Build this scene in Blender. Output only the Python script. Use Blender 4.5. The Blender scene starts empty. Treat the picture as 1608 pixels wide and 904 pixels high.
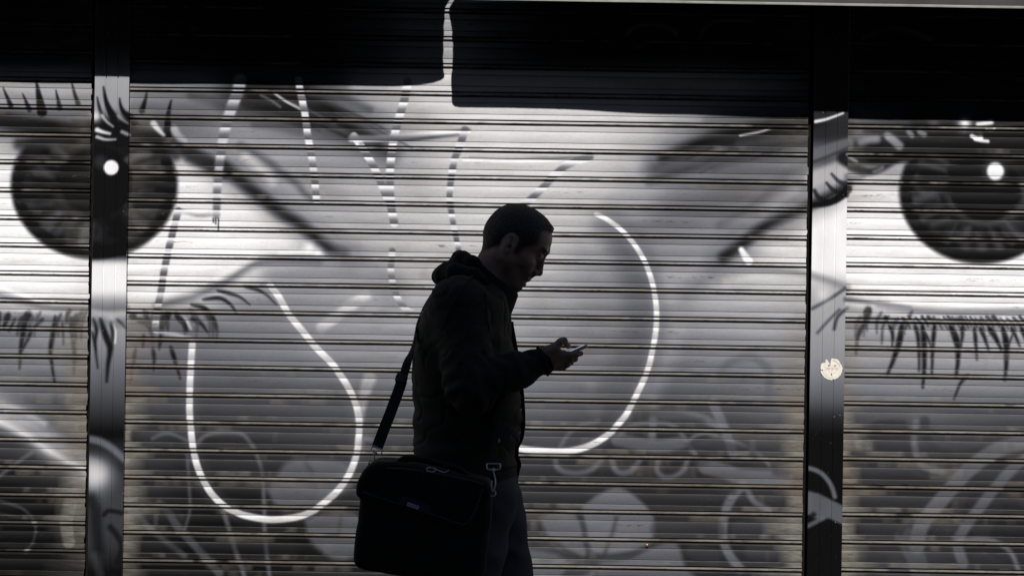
import bpy, math, random
import numpy as np
from mathutils import Vector, Matrix, noise as mnoise

random.seed(7)
rng = np.random.default_rng(7)
R = math.radians
SC = bpy.context.scene
COL = SC.collection

# ------------------------------------------------------------------ camera
CAM = (0.0, -8.0, 1.5)
FPX = 3360.0                      # focal length in photo pixels (photo is 1608 wide)
ROLL = R(0.86)
cd = bpy.data.cameras.new('camera')
cd.sensor_width = 36.0
cd.lens = FPX / 1608.0 * 36.0
cd.clip_start = 0.05
cd.clip_end = 3000.0
cam = bpy.data.objects.new('camera', cd)
cam.matrix_world = Matrix.Translation(CAM) @ Matrix.Rotation(R(90), 4, 'X') @ Matrix.Rotation(ROLL, 4, 'Z')
COL.objects.link(cam)
SC.camera = cam

# ------------------------------------------------------------------ sun, sky, exposure
SUN = Vector((0.05, -1.0, 0.78)).normalized()
world = bpy.data.worlds.new('World')
SC.world = world
world.use_nodes = True
wn = world.node_tree
wn.nodes.clear()
wo = wn.nodes.new('ShaderNodeOutputWorld')
wb = wn.nodes.new('ShaderNodeBackground')
sky = wn.nodes.new('ShaderNodeTexSky')
sky.sky_type = 'NISHITA'
sky.sun_disc = False
sky.dust_density = 0.2
sky.altitude = 400
sky.sun_elevation = math.asin(SUN.z)
sky.sun_rotation = math.atan2(SUN.x, SUN.y)
wb.inputs['Strength'].default_value = 0.05
wn.links.new(sky.outputs[0], wb.inputs['Color'])
wn.links.new(wb.outputs[0], wo.inputs['Surface'])
sl = bpy.data.lights.new('sun', 'SUN')
sl.energy = 5.0
sl.angle = R(0.5)
sl.color = (1.0, 0.965, 0.92)
so = bpy.data.objects.new('sun', sl)
so.rotation_euler = SUN.to_track_quat('Z', 'Y').to_euler()
so.location = (6, -12, 12)
COL.objects.link(so)
SC.view_settings.view_transform = 'Standard'
SC.view_settings.look = 'None'
SC.view_settings.gamma = 1.0
SC.view_settings.exposure = -0.04
SC.view_settings.use_curve_mapping = False
SC.render.engine = 'CYCLES'
SC.cycles.max_bounces = 6

# ------------------------------------------------------------------ helpers
cR, sR = math.cos(ROLL), math.sin(ROLL)


def P(px, py, Y=0.0):
    """point of the photograph carried out to the plane at depth Y (for authoring)"""
    a, b = px - 804.0, 452.0 - py
    dx, dy = a * cR - b * sR, a * sR + b * cR
    k = (Y - CAM[1]) / FPX
    return Vector((dx * k, Y, CAM[2] + dy * k))


def wall_px(x, z):
    """where a wall point sits on the mural drawing"""
    dx, dy = x * 420.0, (z - 1.5) * 420.0
    return 804.0 + dx * cR + dy * sR, 452.0 - (-dx * sR + dy * cR)


def lin(v):
    c = np.clip(np.asarray(v, dtype=np.float32) / 255.0, 0, 1)
    return np.where(c <= 0.04045, c / 12.92, ((c + 0.055) / 1.055) ** 2.4)


def mesh_from(name, V, F, mat=None, parent=None, smooth=True, sharp=None):
    V = np.asarray(V, dtype=np.float32)
    me = bpy.data.meshes.new(name)
    if isinstance(F, np.ndarray):
        n, k = F.shape
        me.vertices.add(len(V))
        me.vertices.foreach_set('co', V.ravel())
        me.loops.add(n * k)
        me.loops.foreach_set('vertex_index', F.astype(np.int32).ravel())
        me.polygons.add(n)
        me.polygons.foreach_set('loop_start', np.arange(0, n * k, k, dtype=np.int32))
        me.polygons.foreach_set('loop_total', np.full(n, k, dtype=np.int32))
        me.update(calc_edges=True)
    else:
        me.from_pydata([tuple(v) for v in V], [], F)
        me.update()
    me.polygons.foreach_set('use_smooth', np.full(len(me.polygons), smooth, dtype=bool))
    if sharp is not None:
        me.set_sharp_from_angle(angle=R(sharp))
    if mat:
        me.materials.append(mat)
    o = bpy.data.objects.new(name, me)
    COL.objects.link(o)
    if parent:
        o.parent = parent
        o.matrix_parent_inverse = Matrix.Translation(-parent.location)
    return o


def empty(name, loc, label=None, cat=None, group=None):
    o = bpy.data.objects.new(name, None)
    o.empty_display_size = 0.1
    o.location = loc
    COL.objects.link(o)
    tag(o, label, cat, group)
    return o


def tag(o, label=None, cat=None, group=None, kind=None):
    if label:
        o['label'] = label
    if cat:
        o['category'] = cat
    if group:
        o['group'] = group
    if kind:
        o['kind'] = kind
    return o


class MB:
    """collects boxes, tubes, ribbons into one mesh"""

    def __init__(self):
        self.V, self.F = [], []

    def add(self, V, F):
        n = len(self.V)
        self.V += [tuple(v) for v in V]
        self.F += [tuple(i + n for i in f) for f in F]
        return self

    def box(self, lo, hi, bev=0.0):
        x0, y0, z0 = lo
        x1, y1, z1 = hi
        if bev <= 0:
            V = [(x0, y0, z0), (x1, y0, z0), (x1, y1, z0), (x0, y1, z0), (x0, y0, z1), (x1, y0, z1), (x1, y1, z1), (x0, y1, z1)]
            F = [(0, 3, 2, 1), (4, 5, 6, 7), (0, 1, 5, 4), (1, 2, 6, 5), (2, 3, 7, 6), (3, 0, 4, 7)]
            return self.add(V, F)
        b = bev
        V = []
        for z, e in ((z0, b), (z0 + b, 0), (z1 - b, 0), (z1, b)):
            V += [(x0 + e + (b if not e else 0), y0 + e, z), (x1 - e - (b if not e else 0), y0 + e, z),
                  (x1 - e, y0 + e + (b if not e else 0), z), (x1 - e, y1 - e - (b if not e else 0), z),
                  (x1 - e - (b if not e else 0), y1 - e, z), (x0 + e + (b if not e else 0), y1 - e, z),
                  (x0 + e, y1 - e - (b if not e else 0), z), (x0 + e, y0 + e + (b if not e else 0), z)]
        F = [tuple(range(7, -1, -1)), tuple(range(24, 32))]
        for r in range(3):
            for i in range(8):
                j = (i + 1) % 8
                F.append((r * 8 + i, r * 8 + j, r * 8 + 8 + j, r * 8 + 8 + i))
        return self.add(V, F)

    def tube(self, pts, r, n=10, closed=False):
        pts = [Vector(p) for p in pts]
        m = len(pts)
        rr = r if isinstance(r, (list, tuple)) else [r] * m
        V, F = [], []
        up = Vector((0.13, 0.31, 0.94)).normalized()
        for i, p in enumerate(pts):
            if closed:
                t = (pts[(i + 1) % m] - pts[i - 1]).normalized()
            else:
                t = (pts[min(i + 1, m - 1)] - pts[max(i - 1, 0)]).normalized()
            u = t.cross(up)
            if u.length < 0.05:
                u = t.cross(Vector((1, 0, 0)))
            u.normalize()
            w = t.cross(u)
            for k in range(n):
                a = 2 * math.pi * k / n
                V.append(p + rr[i] * (math.cos(a) * u + math.sin(a) * w))
        for i in range(m if closed else m - 1):
            j = (i + 1) % m
            for k in range(n):
                l = (k + 1) % n
                F.append((i * n + k, j * n + k, j * n + l, i * n + l))
        if not closed:
            F.append(tuple(range(n)))
            F.append(tuple(range((m - 1) * n + n - 1, (m - 1) * n - 1, -1)))
        return self.add(V, F)

    def ribbon(self, pts, nrm, width, thick):
        m = len(pts)
        V, F = [], []
        for i in range(m):
            t = (pts[min(i + 1, m - 1)] - pts[max(i - 1, 0)]).normalized()
            nn = nrm[i] - t * nrm[i].dot(t)
            nn.normalize()
            s = t.cross(nn)
            w = (width[i] if isinstance(width, (list, tuple)) else width) / 2
            h = thick / 2
            for a, b in ((-1, -.6), (-.85, -1), (.85, -1), (1, -.6), (1, .6), (.85, 1), (-.85, 1), (-1, .6)):
                V.append(pts[i] + s * (a * w) + nn * (b * h))
        for i in range(m - 1):
            for k in range(8):
                l = (k + 1) % 8
                F.append((i * 8 + k, i * 8 + l, i * 8 + 8 + l, i * 8 + 8 + k))
        F.append(tuple(range(7, -1, -1)))
        F.append(tuple(range((m - 1) * 8, m * 8)))
        return self.add(V, F)

    def build(self, name, mat, parent=None, smooth=False, sharp=40):
        o = mesh_from(name, self.V, self.F, mat, parent, smooth=True, sharp=sharp)
        return o


def catmull(pts, n=8):
    pts = [np.array(p, dtype=float) for p in pts]
    if len(pts) < 3:
        return [pts[0] + (pts[-1] - pts[0]) * k / n for k in range(n + 1)]
    ext = [2 * pts[0] - pts[1]] + pts + [2 * pts[-1] - pts[-2]]
    out = []
    for i in range(1, len(ext) - 2):
        p0, p1, p2, p3 = ext[i - 1:i + 3]
        for k in range(n):
            t = k / n
            out.append(.5 * (2 * p1 + (p2 - p0) * t + (2 * p0 - 5 * p1 + 4 * p2 - p3) * t * t + (3 * p1 - p0 - 3 * p2 + p3) * t ** 3))
    out.append(pts[-1])
    return out


# ------------------------------------------------------------------ materials
def mat_new(name):
    m = bpy.data.materials.new(name)
    m.use_nodes = True
    nt = m.node_tree
    nt.nodes.clear()
    out = nt.nodes.new('ShaderNodeOutputMaterial')
    b = nt.nodes.new('ShaderNodeBsdfPrincipled')
    nt.links.new(b.outputs[0], out.inputs[0])
    return m, nt, b


def nd(nt, t, **kw):
    n = nt.nodes.new(t)
    for k, v in kw.items():
        setattr(n, k, v)
    return n


def noise_fac(nt, scale, detail=3, lo=.4, hi=.6, coord='Object', vec=(1, 1, 1), rough=.55):
    tc = nd(nt, 'ShaderNodeTexCoord')
    mp = nd(nt, 'ShaderNodeMapping')
    mp.inputs['Scale'].default_value = vec
    nt.links.new(tc.outputs[coord], mp.inputs[0])
    no = nd(nt, 'ShaderNodeTexNoise')
    no.inputs['Scale'].default_value = scale
    no.inputs['Detail'].default_value = detail
    no.inputs['Roughness'].default_value = rough
    nt.links.new(mp.outputs[0], no.inputs['Vector'])
    mr = nd(nt, 'ShaderNodeMapRange')
    mr.inputs[1].default_value = lo
    mr.inputs[2].default_value = hi
    nt.links.new(no.outputs[0], mr.inputs[0])
    return mr.outputs[0], no.outputs[0]


def math_n(nt, op, a, b=None):
    n = nd(nt, 'ShaderNodeMath', operation=op)
    n.use_clamp = False
    for i, v in enumerate((a, b)):
        if v is None:
            continue
        if isinstance(v, (int, float)):
            n.inputs[i].default_value = v
        else:
            nt.links.new(v, n.inputs[i])
    return n.outputs[0]


def mixc(nt, fac, a, b, mode='MIX'):
    n = nd(nt, 'ShaderNodeMix', data_type='RGBA', blend_type=mode)
    for i, v in ((0, fac), (6, a), (7, b)):
        if isinstance(v, (int, float)):
            n.inputs[i].default_value = v
        elif isinstance(v, tuple):
            n.inputs[i].default_value = (*v, 1) if len(v) == 3 else v
        else:
            nt.links.new(v, n.inputs[i])
    return n.outputs[2]


def bump(nt, b, height, strength=.3, dist=.002):
    bn = nd(nt, 'ShaderNodeBump')
    bn.inputs['Strength'].default_value = strength
    bn.inputs['Distance'].default_value = dist
    nt.links.new(height, bn.inputs['Height'])
    nt.links.new(bn.outputs[0], b.inputs['Normal'])


def simple(name, c0, c1, scale, rough=.6, metal=0.0, bstr=.2, bdist=.001, detail=4, vec=(1, 1, 1), spec=.5, bscale=None):
    m, nt, b = mat_new(name)
    f, raw = noise_fac(nt, scale, detail, .3, .7, vec=vec)
    nt.links.new(mixc(nt, f, c0, c1), b.inputs['Base Color'])
    b.inputs['Roughness'].default_value = rough
    b.inputs['Metallic'].default_value = metal
    b.inputs['Specular IOR Level'].default_value = spec
    if bstr:
        if bscale:
            _, raw = noise_fac(nt, bscale, 2, .3, .7, vec=vec)
        bump(nt, b, raw, bstr, bdist)
    return m


def mat_shutter():
    m, nt, b = mat_new('painted_slats')
    at = nd(nt, 'ShaderNodeAttribute', attribute_name='paint')
    ax = nd(nt, 'ShaderNodeAttribute', attribute_name='aux')
    sp = nd(nt, 'ShaderNodeSeparateColor')
    nt.links.new(ax.outputs['Color'], sp.inputs[0])
    chrome, bead, dirt = sp.outputs
    crest = ax.outputs['Alpha']
    # faint mottling of the sprayed coat, horizontally smeared
    f1, _ = noise_fac(nt, 3.0, 5, .3, .7, vec=(1.2, 1, 7), rough=.6)
    f2, _ = noise_fac(nt, 60.0, 3, .35, .65, vec=(1, 1, 2.2))
    v = math_n(nt, 'ADD', .84, math_n(nt, 'ADD', math_n(nt, 'MULTIPLY', f1, .2), math_n(nt, 'MULTIPLY', f2, .07)))
    cc = nd(nt, 'ShaderNodeCombineColor')
    for i in range(3):
        nt.links.new(v, cc.inputs[i])
    col = mixc(nt, 1.0, at.outputs['Color'], cc.outputs[0], 'MULTIPLY')
    # rubbed places: bare galvanised steel with brown oxide
    fr, _ = noise_fac(nt, 5.0, 6, .45, .62, vec=(1, 1, 9), rough=.7)
    fr2, _ = noise_fac(nt, 1.1, 4, .5, .62, vec=(1, 1, 3), rough=.6)
    bare = mixc(nt, fr, (.205, .196, .172), (.120, .109, .094))
    bare = mixc(nt, math_n(nt, 'MULTIPLY', fr2, .7), bare, (.125, .092, .075))
    lum = nd(nt, 'ShaderNodeRGBToBW')
    nt.links.new(at.outputs['Color'], lum.inputs[0])
    keepw = nd(nt, 'ShaderNodeMapRange')
    keepw.inputs[1].default_value, keepw.inputs[2].default_value = .15, .6
    keepw.inputs[3].default_value, keepw.inputs[4].default_value = .95, .30
    nt.links.new(lum.outputs[0], keepw.inputs[0])
    fra, _ = noise_fac(nt, 40.0, 4, .3, .6, vec=(.5, 1, 3), rough=.7)
    bm = math_n(nt, 'MULTIPLY', math_n(nt, 'MULTIPLY', bead, keepw.outputs[0]), math_n(nt, 'ADD', .55, math_n(nt, 'MULTIPLY', fra, .45)))
    col = mixc(nt, bm, col, bare)
    # brown grime films over the slats, heavier near their ends
    tc = nd(nt, 'ShaderNodeTexCoord')
    fg, _ = noise_fac(nt, 1.7, 7, .52, .74, vec=(1, 1, 4), rough=.68)
    col = mixc(nt, math_n(nt, 'MULTIPLY', fg, .75), col, (.70, .63, .54), 'MULTIPLY')
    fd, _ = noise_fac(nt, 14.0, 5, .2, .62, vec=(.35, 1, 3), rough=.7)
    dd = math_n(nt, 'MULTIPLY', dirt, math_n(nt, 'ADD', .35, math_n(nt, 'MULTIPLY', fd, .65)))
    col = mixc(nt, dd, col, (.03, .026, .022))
    # worn specks along the crest of each slat
    fs, _ = noise_fac(nt, 60.0, 5, .53, .60, vec=(.35, 1, 2.0), rough=.8)
    fl, _ = noise_fac(nt, 2.6, 4, .52, .62, vec=(1, 1, 3.5))
    sk = math_n(nt, 'MULTIPLY', math_n(nt, 'MULTIPLY', fs, fl), crest)
    col = mixc(nt, math_n(nt, 'MULTIPLY', sk, .85), col, (.045, .036, .03))
    nt.links.new(col, b.inputs['Base Color'])
    nt.links.new(chrome, b.inputs['Metallic'])
    b.inputs['Specular IOR Level'].default_value = .09
    ro = math_n(nt, 'ADD', math_n(nt, 'ADD', .54, math_n(nt, 'MULTIPLY', f1, .10)), math_n(nt, 'MULTIPLY', chrome, -.05))
    nt.links.new(ro, b.inputs['Roughness'])
    fb, rb = noise_fac(nt, 26.0, 4, .3, .7, vec=(.3, 1, 1))
    bump(nt, b, rb, .10, .002)
    return m


def mat_post():
    m, nt, b = mat_new('painted_post')
    at = nd(nt, 'ShaderNodeAttribute', attribute_name='paint')
    f1, _ = noise_fac(nt, 9.0, 5, .3, .7, vec=(1.5, 1, .6))
    v = math_n(nt, 'ADD', .9, math_n(nt, 'MULTIPLY', f1, .12))
    cc = nd(nt, 'ShaderNodeCombineColor')
    for i in range(3):
        nt.links.new(v, cc.inputs[i])
    col = mixc(nt, 1.0, at.outputs['Color'], cc.outputs[0], 'MULTIPLY')
    fs, _ = noise_fac(nt, 55.0, 5, .68, .74, vec=(2.0, 1, .5), rough=.7)
    col = mixc(nt, math_n(nt, 'MULTIPLY', fs, .6), col, (.07, .065, .06))
    fw, _ = noise_fac(nt, 90.0, 2, .77, .79, rough=.5)
    col = mixc(nt, math_n(nt, 'MULTIPLY', fw, .7), col, (.5, .5, .5))
    nt.links.new(col, b.inputs['Base Color'])
    b.inputs['Roughness'].default_value = .23
    _, rb = noise_fac(nt, 30.0, 3, .3, .7, vec=(1, 1, .15))
    bump(nt, b, rb, .06, .002)
    return m


def mat_brick():
    m, nt, b = mat_new('plaster_wall')
    f, raw = noise_fac(nt, 1.3, 8, .3, .7, vec=(1, 1, .45), rough=.65)
    c = mixc(nt, f, (.2, .185, .165), (.27, .255, .235))
    f2, _ = noise_fac(nt, 4.0, 6, .55, .75, vec=(1.4, 1, .2))
    nt.links.new(mixc(nt, math_n(nt, 'MULTIPLY', f2, .6), c, (.11, .1, .09)), b.inputs['Base Color'])
    b.inputs['Roughness'].default_value = .9
    _, r2 = noise_fac(nt, 60, 5)
    bump(nt, b, r2, .4, .004)
    return m


def mat_stub():
    m, nt, b = mat_new('skin')
    at = nd(nt, 'ShaderNodeAttribute', attribute_name='stubble')
    f, raw = noise_fac(nt, 30, 4, .3, .7)
    c = mixc(nt, f, (.27, .165, .135), (.33, .21, .172))
    f2, r2 = noise_fac(nt, 900, 2, .3, .7)
    c = mixc(nt, math_n(nt, 'MULTIPLY', at.outputs['Fac'], math_n(nt, 'ADD', .7, math_n(nt, 'MULTIPLY', f2, .3))), c, (.035, .026, .022))
    nt.links.new(c, b.inputs['Base Color'])
    b.inputs['Roughness'].default_value = .5
    b.inputs['Subsurface Weight'].default_value = .08
    b.inputs['Subsurface Radius'].default_value = (.01, .004, .002)
    bump(nt, b, r2, .08, .0006)
    return m


M = {}
M['shutter'] = mat_shutter()
M['post'] = mat_post()
M['wall'] = mat_brick()
M['skin'] = mat_stub()
M['steel'] = simple('galvanised_steel', (.32, .33, .34), (.45, .46, .47), 8, .42, .8, .1)
M['dark_steel'] = simple('dark_steel', (.05, .05, .052), (.08, .08, .082), 12, .5, .6, .1)
M['gap_shade'] = simple('guide_gap_shade', (.004, .004, .004), (.008, .0075, .007), 12, .9, 0, .1, spec=.1)  # near-black colour stands in for the shade inside the guide gap
M['asphalt'] = simple('asphalt', (.035, .035, .037), (.065, .064, .063), 5, .92, 0, .6, .006, 8, bscale=180)
M['paving'] = simple('paving', (.20, .195, .185), (.29, .28, .27), 2.2, .85, 0, .3, .003, 8, bscale=90)
M['kerb'] = simple('kerb_stone', (.26, .26, .25), (.36, .35, .34), 9, .85, 0, .3, .003, 6)
M['earth'] = simple('earth', (.09, .085, .075), (.14, .13, .115), .6, .95, 0, .2, .01, 6)
M['canvas'] = simple('awning_canvas', (.026, .025, .025), (.050, .048, .046), 6, .85, 0, .3, .0008, 5, bscale=420)
M['hem'] = simple('awning_hem', (.19, .20, .17), (.28, .29, .26), 20, .7, 0, .2, .0006, 4)
M['facade'] = simple('facade_render', (.13, .12, .11), (.19, .18, .165), 1.2, .9, 0, .3, .004, 7, bscale=50)
M['frame'] = simple('window_frame_paint', (.16, .16, .155), (.22, .22, .21), 14, .5, 0, .1)
M['glass'] = simple('window_glass', (.012, .014, .016), (.02, .022, .024), 2, .06, 0, 0)
M['stone'] = simple('facade_stone', (.22, .21, .195), (.3, .285, .265), 3, .85, 0, .3, .003, 6, bscale=60)
M['hair'] = simple('hair', (.018, .013, .010), (.038, .028, .022), 160, .6, 0, .8, .0012, 3, vec=(1, 1, .5), bscale=600)
M['jacket'] = simple('jacket_cloth', (.015, .0145, .012), (.026, .025, .021), 9, .8, 0, .25, .0008, 5, spec=.25, bscale=700)
M['collar'] = simple('collar_cloth', (.010, .0098, .0095), (.016, .0155, .015), 12, .85, 0, .25, .0008, 4, spec=.2, bscale=700)
M['trousers'] = simple('trouser_cloth', (.042, .045, .058), (.062, .066, .084), 10, .85, 0, .3, .0006, 4, spec=.2, bscale=900)
M['shoe'] = simple('shoe_leather', (.014, .012, .011), (.022, .02, .018), 20, .4, 0, .2, .0008)
M['sole'] = simple('shoe_sole', (.02, .02, .02), (.035, .034, .033), 20, .8)
M['nylon'] = simple('bag_nylon', (.0075, .0075, .008), (.012, .012, .0125), 14, .75, 0, .35, .0006, 4, spec=.25, bscale=900)
M['piping'] = simple('bag_piping', (.03, .03, .03), (.045, .045, .045), 60, .5, 0, .2, .0005)
M['webbing'] = simple('strap_webbing', (.0065, .0065, .007), (.010, .010, .011), 90, .7, 0, .4, .0006, 3, spec=.25, bscale=1400)
M['navy'] = simple('navy_patch', (.014, .018, .05), (.02, .026, .065), 40, .55, 0, .2, .0004)
M['badge'] = simple('badge_metal', (.55, .55, .66), (.66, .66, .78), 60, .4, .1, .05)
M['badgeink'] = simple('badge_print', (.03, .045, .12), (.04, .055, .14), 60, .5, 0, 0)
M['chrome'] = simple('clip_chrome', (.6, .6, .6), (.75, .75, .74), 40, .38, .6, .05)
M['phone'] = simple('phone_shell', (.42, .45, .52), (.5, .53, .6), 30, .3, .2, 0)
M['eye'] = simple('eye_white', (.5, .48, .45), (.55, .53, .5), 50, .15, 0, 0)
M['sticker'] = simple('sticker_paper', (.62, .58, .50), (.76, .72, .64), 90, .7, 0, .2, .0004, 5)
M['inkred'] = simple('sticker_faded_print', (.45, .27, .25), (.6, .45, .42), 120, .7, 0, 0)
M['inkdark'] = simple('sticker_dark_print', (.08, .08, .07), (.14, .14, .12), 120, .7, 0, 0)
M['brass'] = simple('brass', (.55, .33, .14), (.65, .42, .2), 60, .3, .9, .1)
m, nt, b = mat_new('phone_screen')
b.inputs['Base Color'].default_value = (.02, .02, .025, 1)
b.inputs['Roughness'].default_value = .12
b.inputs['Emission Color'].default_value = (.55, .68, 1.0, 1)
b.inputs['Emission Strength'].default_value = .22
M['screen'] = m

# ------------------------------------------------------------------ the mural, drawn as grey paint over the whole shop front
OX, OY, CW, CHH = 1000, 350, 3600, 1560
G = np.zeros((CHH, CW), np.float32)      # paint tone (display grey 0..255)
CH = np.zeros((CHH, CW), np.float32)     # aluminium spray paint of the tag lines
XS = [-60, 10, 70, 125, 170, 230, 300, 370, 440, 510, 580, 650, 720, 790, 860, 930, 1000, 1070, 1140, 1210, 1255, 1300, 1340, 1400, 1460, 1530, 1600, 1680]
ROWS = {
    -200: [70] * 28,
    60: [60, 60, 60, 60, 60, 60, 50, 45, 45, 50, 90, 150, 155, 110, 60, 50, 50, 50, 50, 45, 45, 45, 45, 45, 45, 45, 45, 45],  # awning shade darkened into the paint, paler at the sunlit gap
    150: [160, 165, 160, 160, 150, 120, 115, 85, 60, 65, 150, 195, 205, 205, 205, 200, 195, 190, 180, 150, 120, 60, 70, 60, 50, 60, 50, 50],
    190: [90, 90, 80, 75, 90, 85, 90, 125, 110, 75, 100, 165, 200, 205, 205, 200, 190, 150, 75, 55, 60, 70, 90, 60, 55, 60, 45, 45],
    230: [200, 175, 60, 50, 45, 70, 130, 150, 150, 130, 110, 155, 195, 200, 205, 200, 170, 115, 80, 80, 95, 105, 130, 90, 55, 45, 45, 45],
    270: [236, 236, 215, 215, 215, 215, 215, 150, 140, 145, 150, 165, 195, 200, 200, 190, 160, 115, 100, 115, 130, 165, 190, 150, 215, 215, 215, 215],
    310: [238, 238, 215, 215, 215, 215, 232, 205, 150, 150, 160, 170, 190, 195, 190, 175, 150, 112, 105, 120, 130, 150, 230, 225, 215, 215, 215, 215],
    350: [240, 240, 239, 239, 239, 239, 236, 236, 205, 165, 160, 170, 185, 190, 185, 165, 140, 115, 120, 150, 175, 238, 239, 232, 239, 239, 239, 239],
    390: [242, 242, 239, 239, 239, 239, 239, 239, 226, 165, 165, 170, 180, 185, 175, 150, 120, 130, 132, 190, 228, 241, 242, 240, 239, 239, 239, 239],
    430: [240, 240, 240, 240, 240, 238, 238, 226, 150, 155, 165, 165, 170, 175, 165, 135, 110, 150, 165, 190, 205, 228, 242, 242, 240, 236, 236, 240],
    470: [215, 212, 222, 216, 228, 226, 200, 130, 125, 135, 150, 155, 160, 165, 150, 125, 110, 150, 160, 165, 165, 152, 238, 242, 242, 240, 240, 230],
    510: [105, 105, 120, 130, 150, 95, 90, 110, 120, 130, 140, 145, 150, 150, 140, 120, 115, 135, 145, 150, 150, 155, 130, 150, 152, 155, 155, 150],
    550: [115, 115, 130, 132, 128, 105, 105, 110, 115, 125, 130, 135, 135, 140, 130, 115, 105, 115, 125, 130, 130, 150, 140, 150, 152, 152, 152, 150],
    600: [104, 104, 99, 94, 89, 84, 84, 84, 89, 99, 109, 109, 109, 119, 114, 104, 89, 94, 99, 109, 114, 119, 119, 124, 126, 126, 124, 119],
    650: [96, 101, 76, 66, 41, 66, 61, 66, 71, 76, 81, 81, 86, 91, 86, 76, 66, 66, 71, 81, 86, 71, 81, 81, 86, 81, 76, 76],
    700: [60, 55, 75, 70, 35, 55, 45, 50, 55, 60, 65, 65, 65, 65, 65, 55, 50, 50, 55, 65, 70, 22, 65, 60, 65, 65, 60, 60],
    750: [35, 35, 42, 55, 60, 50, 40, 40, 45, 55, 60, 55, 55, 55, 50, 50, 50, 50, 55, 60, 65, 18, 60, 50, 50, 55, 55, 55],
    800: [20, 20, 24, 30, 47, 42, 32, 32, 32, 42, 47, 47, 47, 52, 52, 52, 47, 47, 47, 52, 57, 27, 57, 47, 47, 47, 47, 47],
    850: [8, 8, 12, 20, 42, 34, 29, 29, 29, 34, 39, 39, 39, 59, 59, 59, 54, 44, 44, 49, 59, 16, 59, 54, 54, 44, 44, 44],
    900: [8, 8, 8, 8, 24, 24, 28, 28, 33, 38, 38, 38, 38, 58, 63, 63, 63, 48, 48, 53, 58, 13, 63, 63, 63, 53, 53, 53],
    1100: [30] * 28,
}


def base_map():
    st = 6
    gx = (np.arange(0, CW, st) - OX).astype(np.float32)
    gy = (np.arange(0, CHH, st) - OY).astype(np.float32)
    xs = np.array(XS, np.float32)
    ys = np.array(sorted(ROWS), np.float32)
    T = np.array([ROWS[int(y)] for y in ys], np.float32)
    # smooth separable interpolation (gaussian kernel with its width tied to the row spacing)
    def wts(g, c, s):
        w = np.exp(-((g[:, None] - c[None]) / s) ** 2 / 2) + 1e-7 / (1 + np.abs(g[:, None] - c[None]) ** 2)
        return w / w.sum(1, keepdims=True)
    A = wts(gy, ys, 21.0) @ T @ wts(gx, xs, 31.0).T
    yi = np.clip(np.arange(CHH) / st, 0, A.shape[0] - 1.001)
    xi = np.clip(np.arange(CW) / st, 0, A.shape[1] - 1.001)
    y0, x0 = yi.astype(int), xi.astype(int)
    fy, fx = (yi - y0)[:, None].astype(np.float32), (xi - x0)[None].astype(np.float32)
    a = A[y0][:, x0] * (1 - fx) + A[y0][:, x0 + 1] * fx
    c = A[y0 + 1][:, x0] * (1 - fx) + A[y0 + 1][:, x0 + 1] * fx
    G[:] = a * (1 - fy) + c * fy


def blend(arr, ys, xs, a, v):
    sub = arr[ys, xs]
    sub += (v - sub) * a


def window(x0, y0, x1, y1):
    X0, Y0 = max(0, int(x0) + OX), max(0, int(y0) + OY)
    X1, Y1 = min(CW, int(x1) + OX + 2), min(CHH, int(y1) + OY + 2)
    if X1 <= X0 or Y1 <= Y0:
        return None
    gx = (np.arange(X0, X1) - OX).astype(np.float32)[None]
    gy = (np.arange(Y0, Y1) - OY).astype(np.float32)[:, None]
    return slice(Y0, Y1), slice(X0, X1), gx, gy


def stroke(pts, w, g, a=1.0, soft=3.0, chrome=0.0, w1=None, fade=False, n=7, tap=False):
    """a sprayed line: pts in drawing pixels, w..w1 its width, soft the blur of its rim"""
    pp = np.array(catmull(pts, n))
    w1 = w if w1 is None else w1
    pad = max(w, w1) / 2 + soft * 2 + 2
    win = window(pp[:, 0].min() - pad, pp[:, 1].min() - pad, pp[:, 0].max() + pad, pp[:, 1].max() + pad)
    if win is None:
        return
    ys, xs, gx, gy = win
    best = np.full((gy.shape[0], gx.shape[1]), 1e9, np.float32)
    tt = np.zeros_like(best)
    m = len(pp) - 1
    for i in range(m):
        ax, ay = pp[i]
        bx, by = pp[i + 1]
        vx, vy = bx - ax, by - ay
        l2 = vx * vx + vy * vy + 1e-9
        t = np.clip(((gx - ax) * vx + (gy - ay) * vy) / l2, 0, 1)
        d = np.hypot(gx - ax - t * vx, gy - ay - t * vy)
        ww = (w + (w1 - w) * (i + t) / m) / 2
        if tap:
            ww = ww * (.25 + .75 * np.clip((i + t) / m / .3, 0, 1) ** .6)
        d = d - ww
        k = d < best
        best = np.where(k, d, best)
        tt = np.where(k, (i + t) / m, tt)
    al = np.clip(.5 - best / (2 * soft), 0, 1)
    al = al * al * (3 - 2 * al) * a
    if fade:
        al = al * np.clip((1 - tt) * 1.6, 0, 1)
    blend(G, ys, xs, al, g)
    if chrome:
        blend(CH, ys, xs, al, chrome)
    else:
        blend(CH, ys, xs, al, 0)


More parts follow.
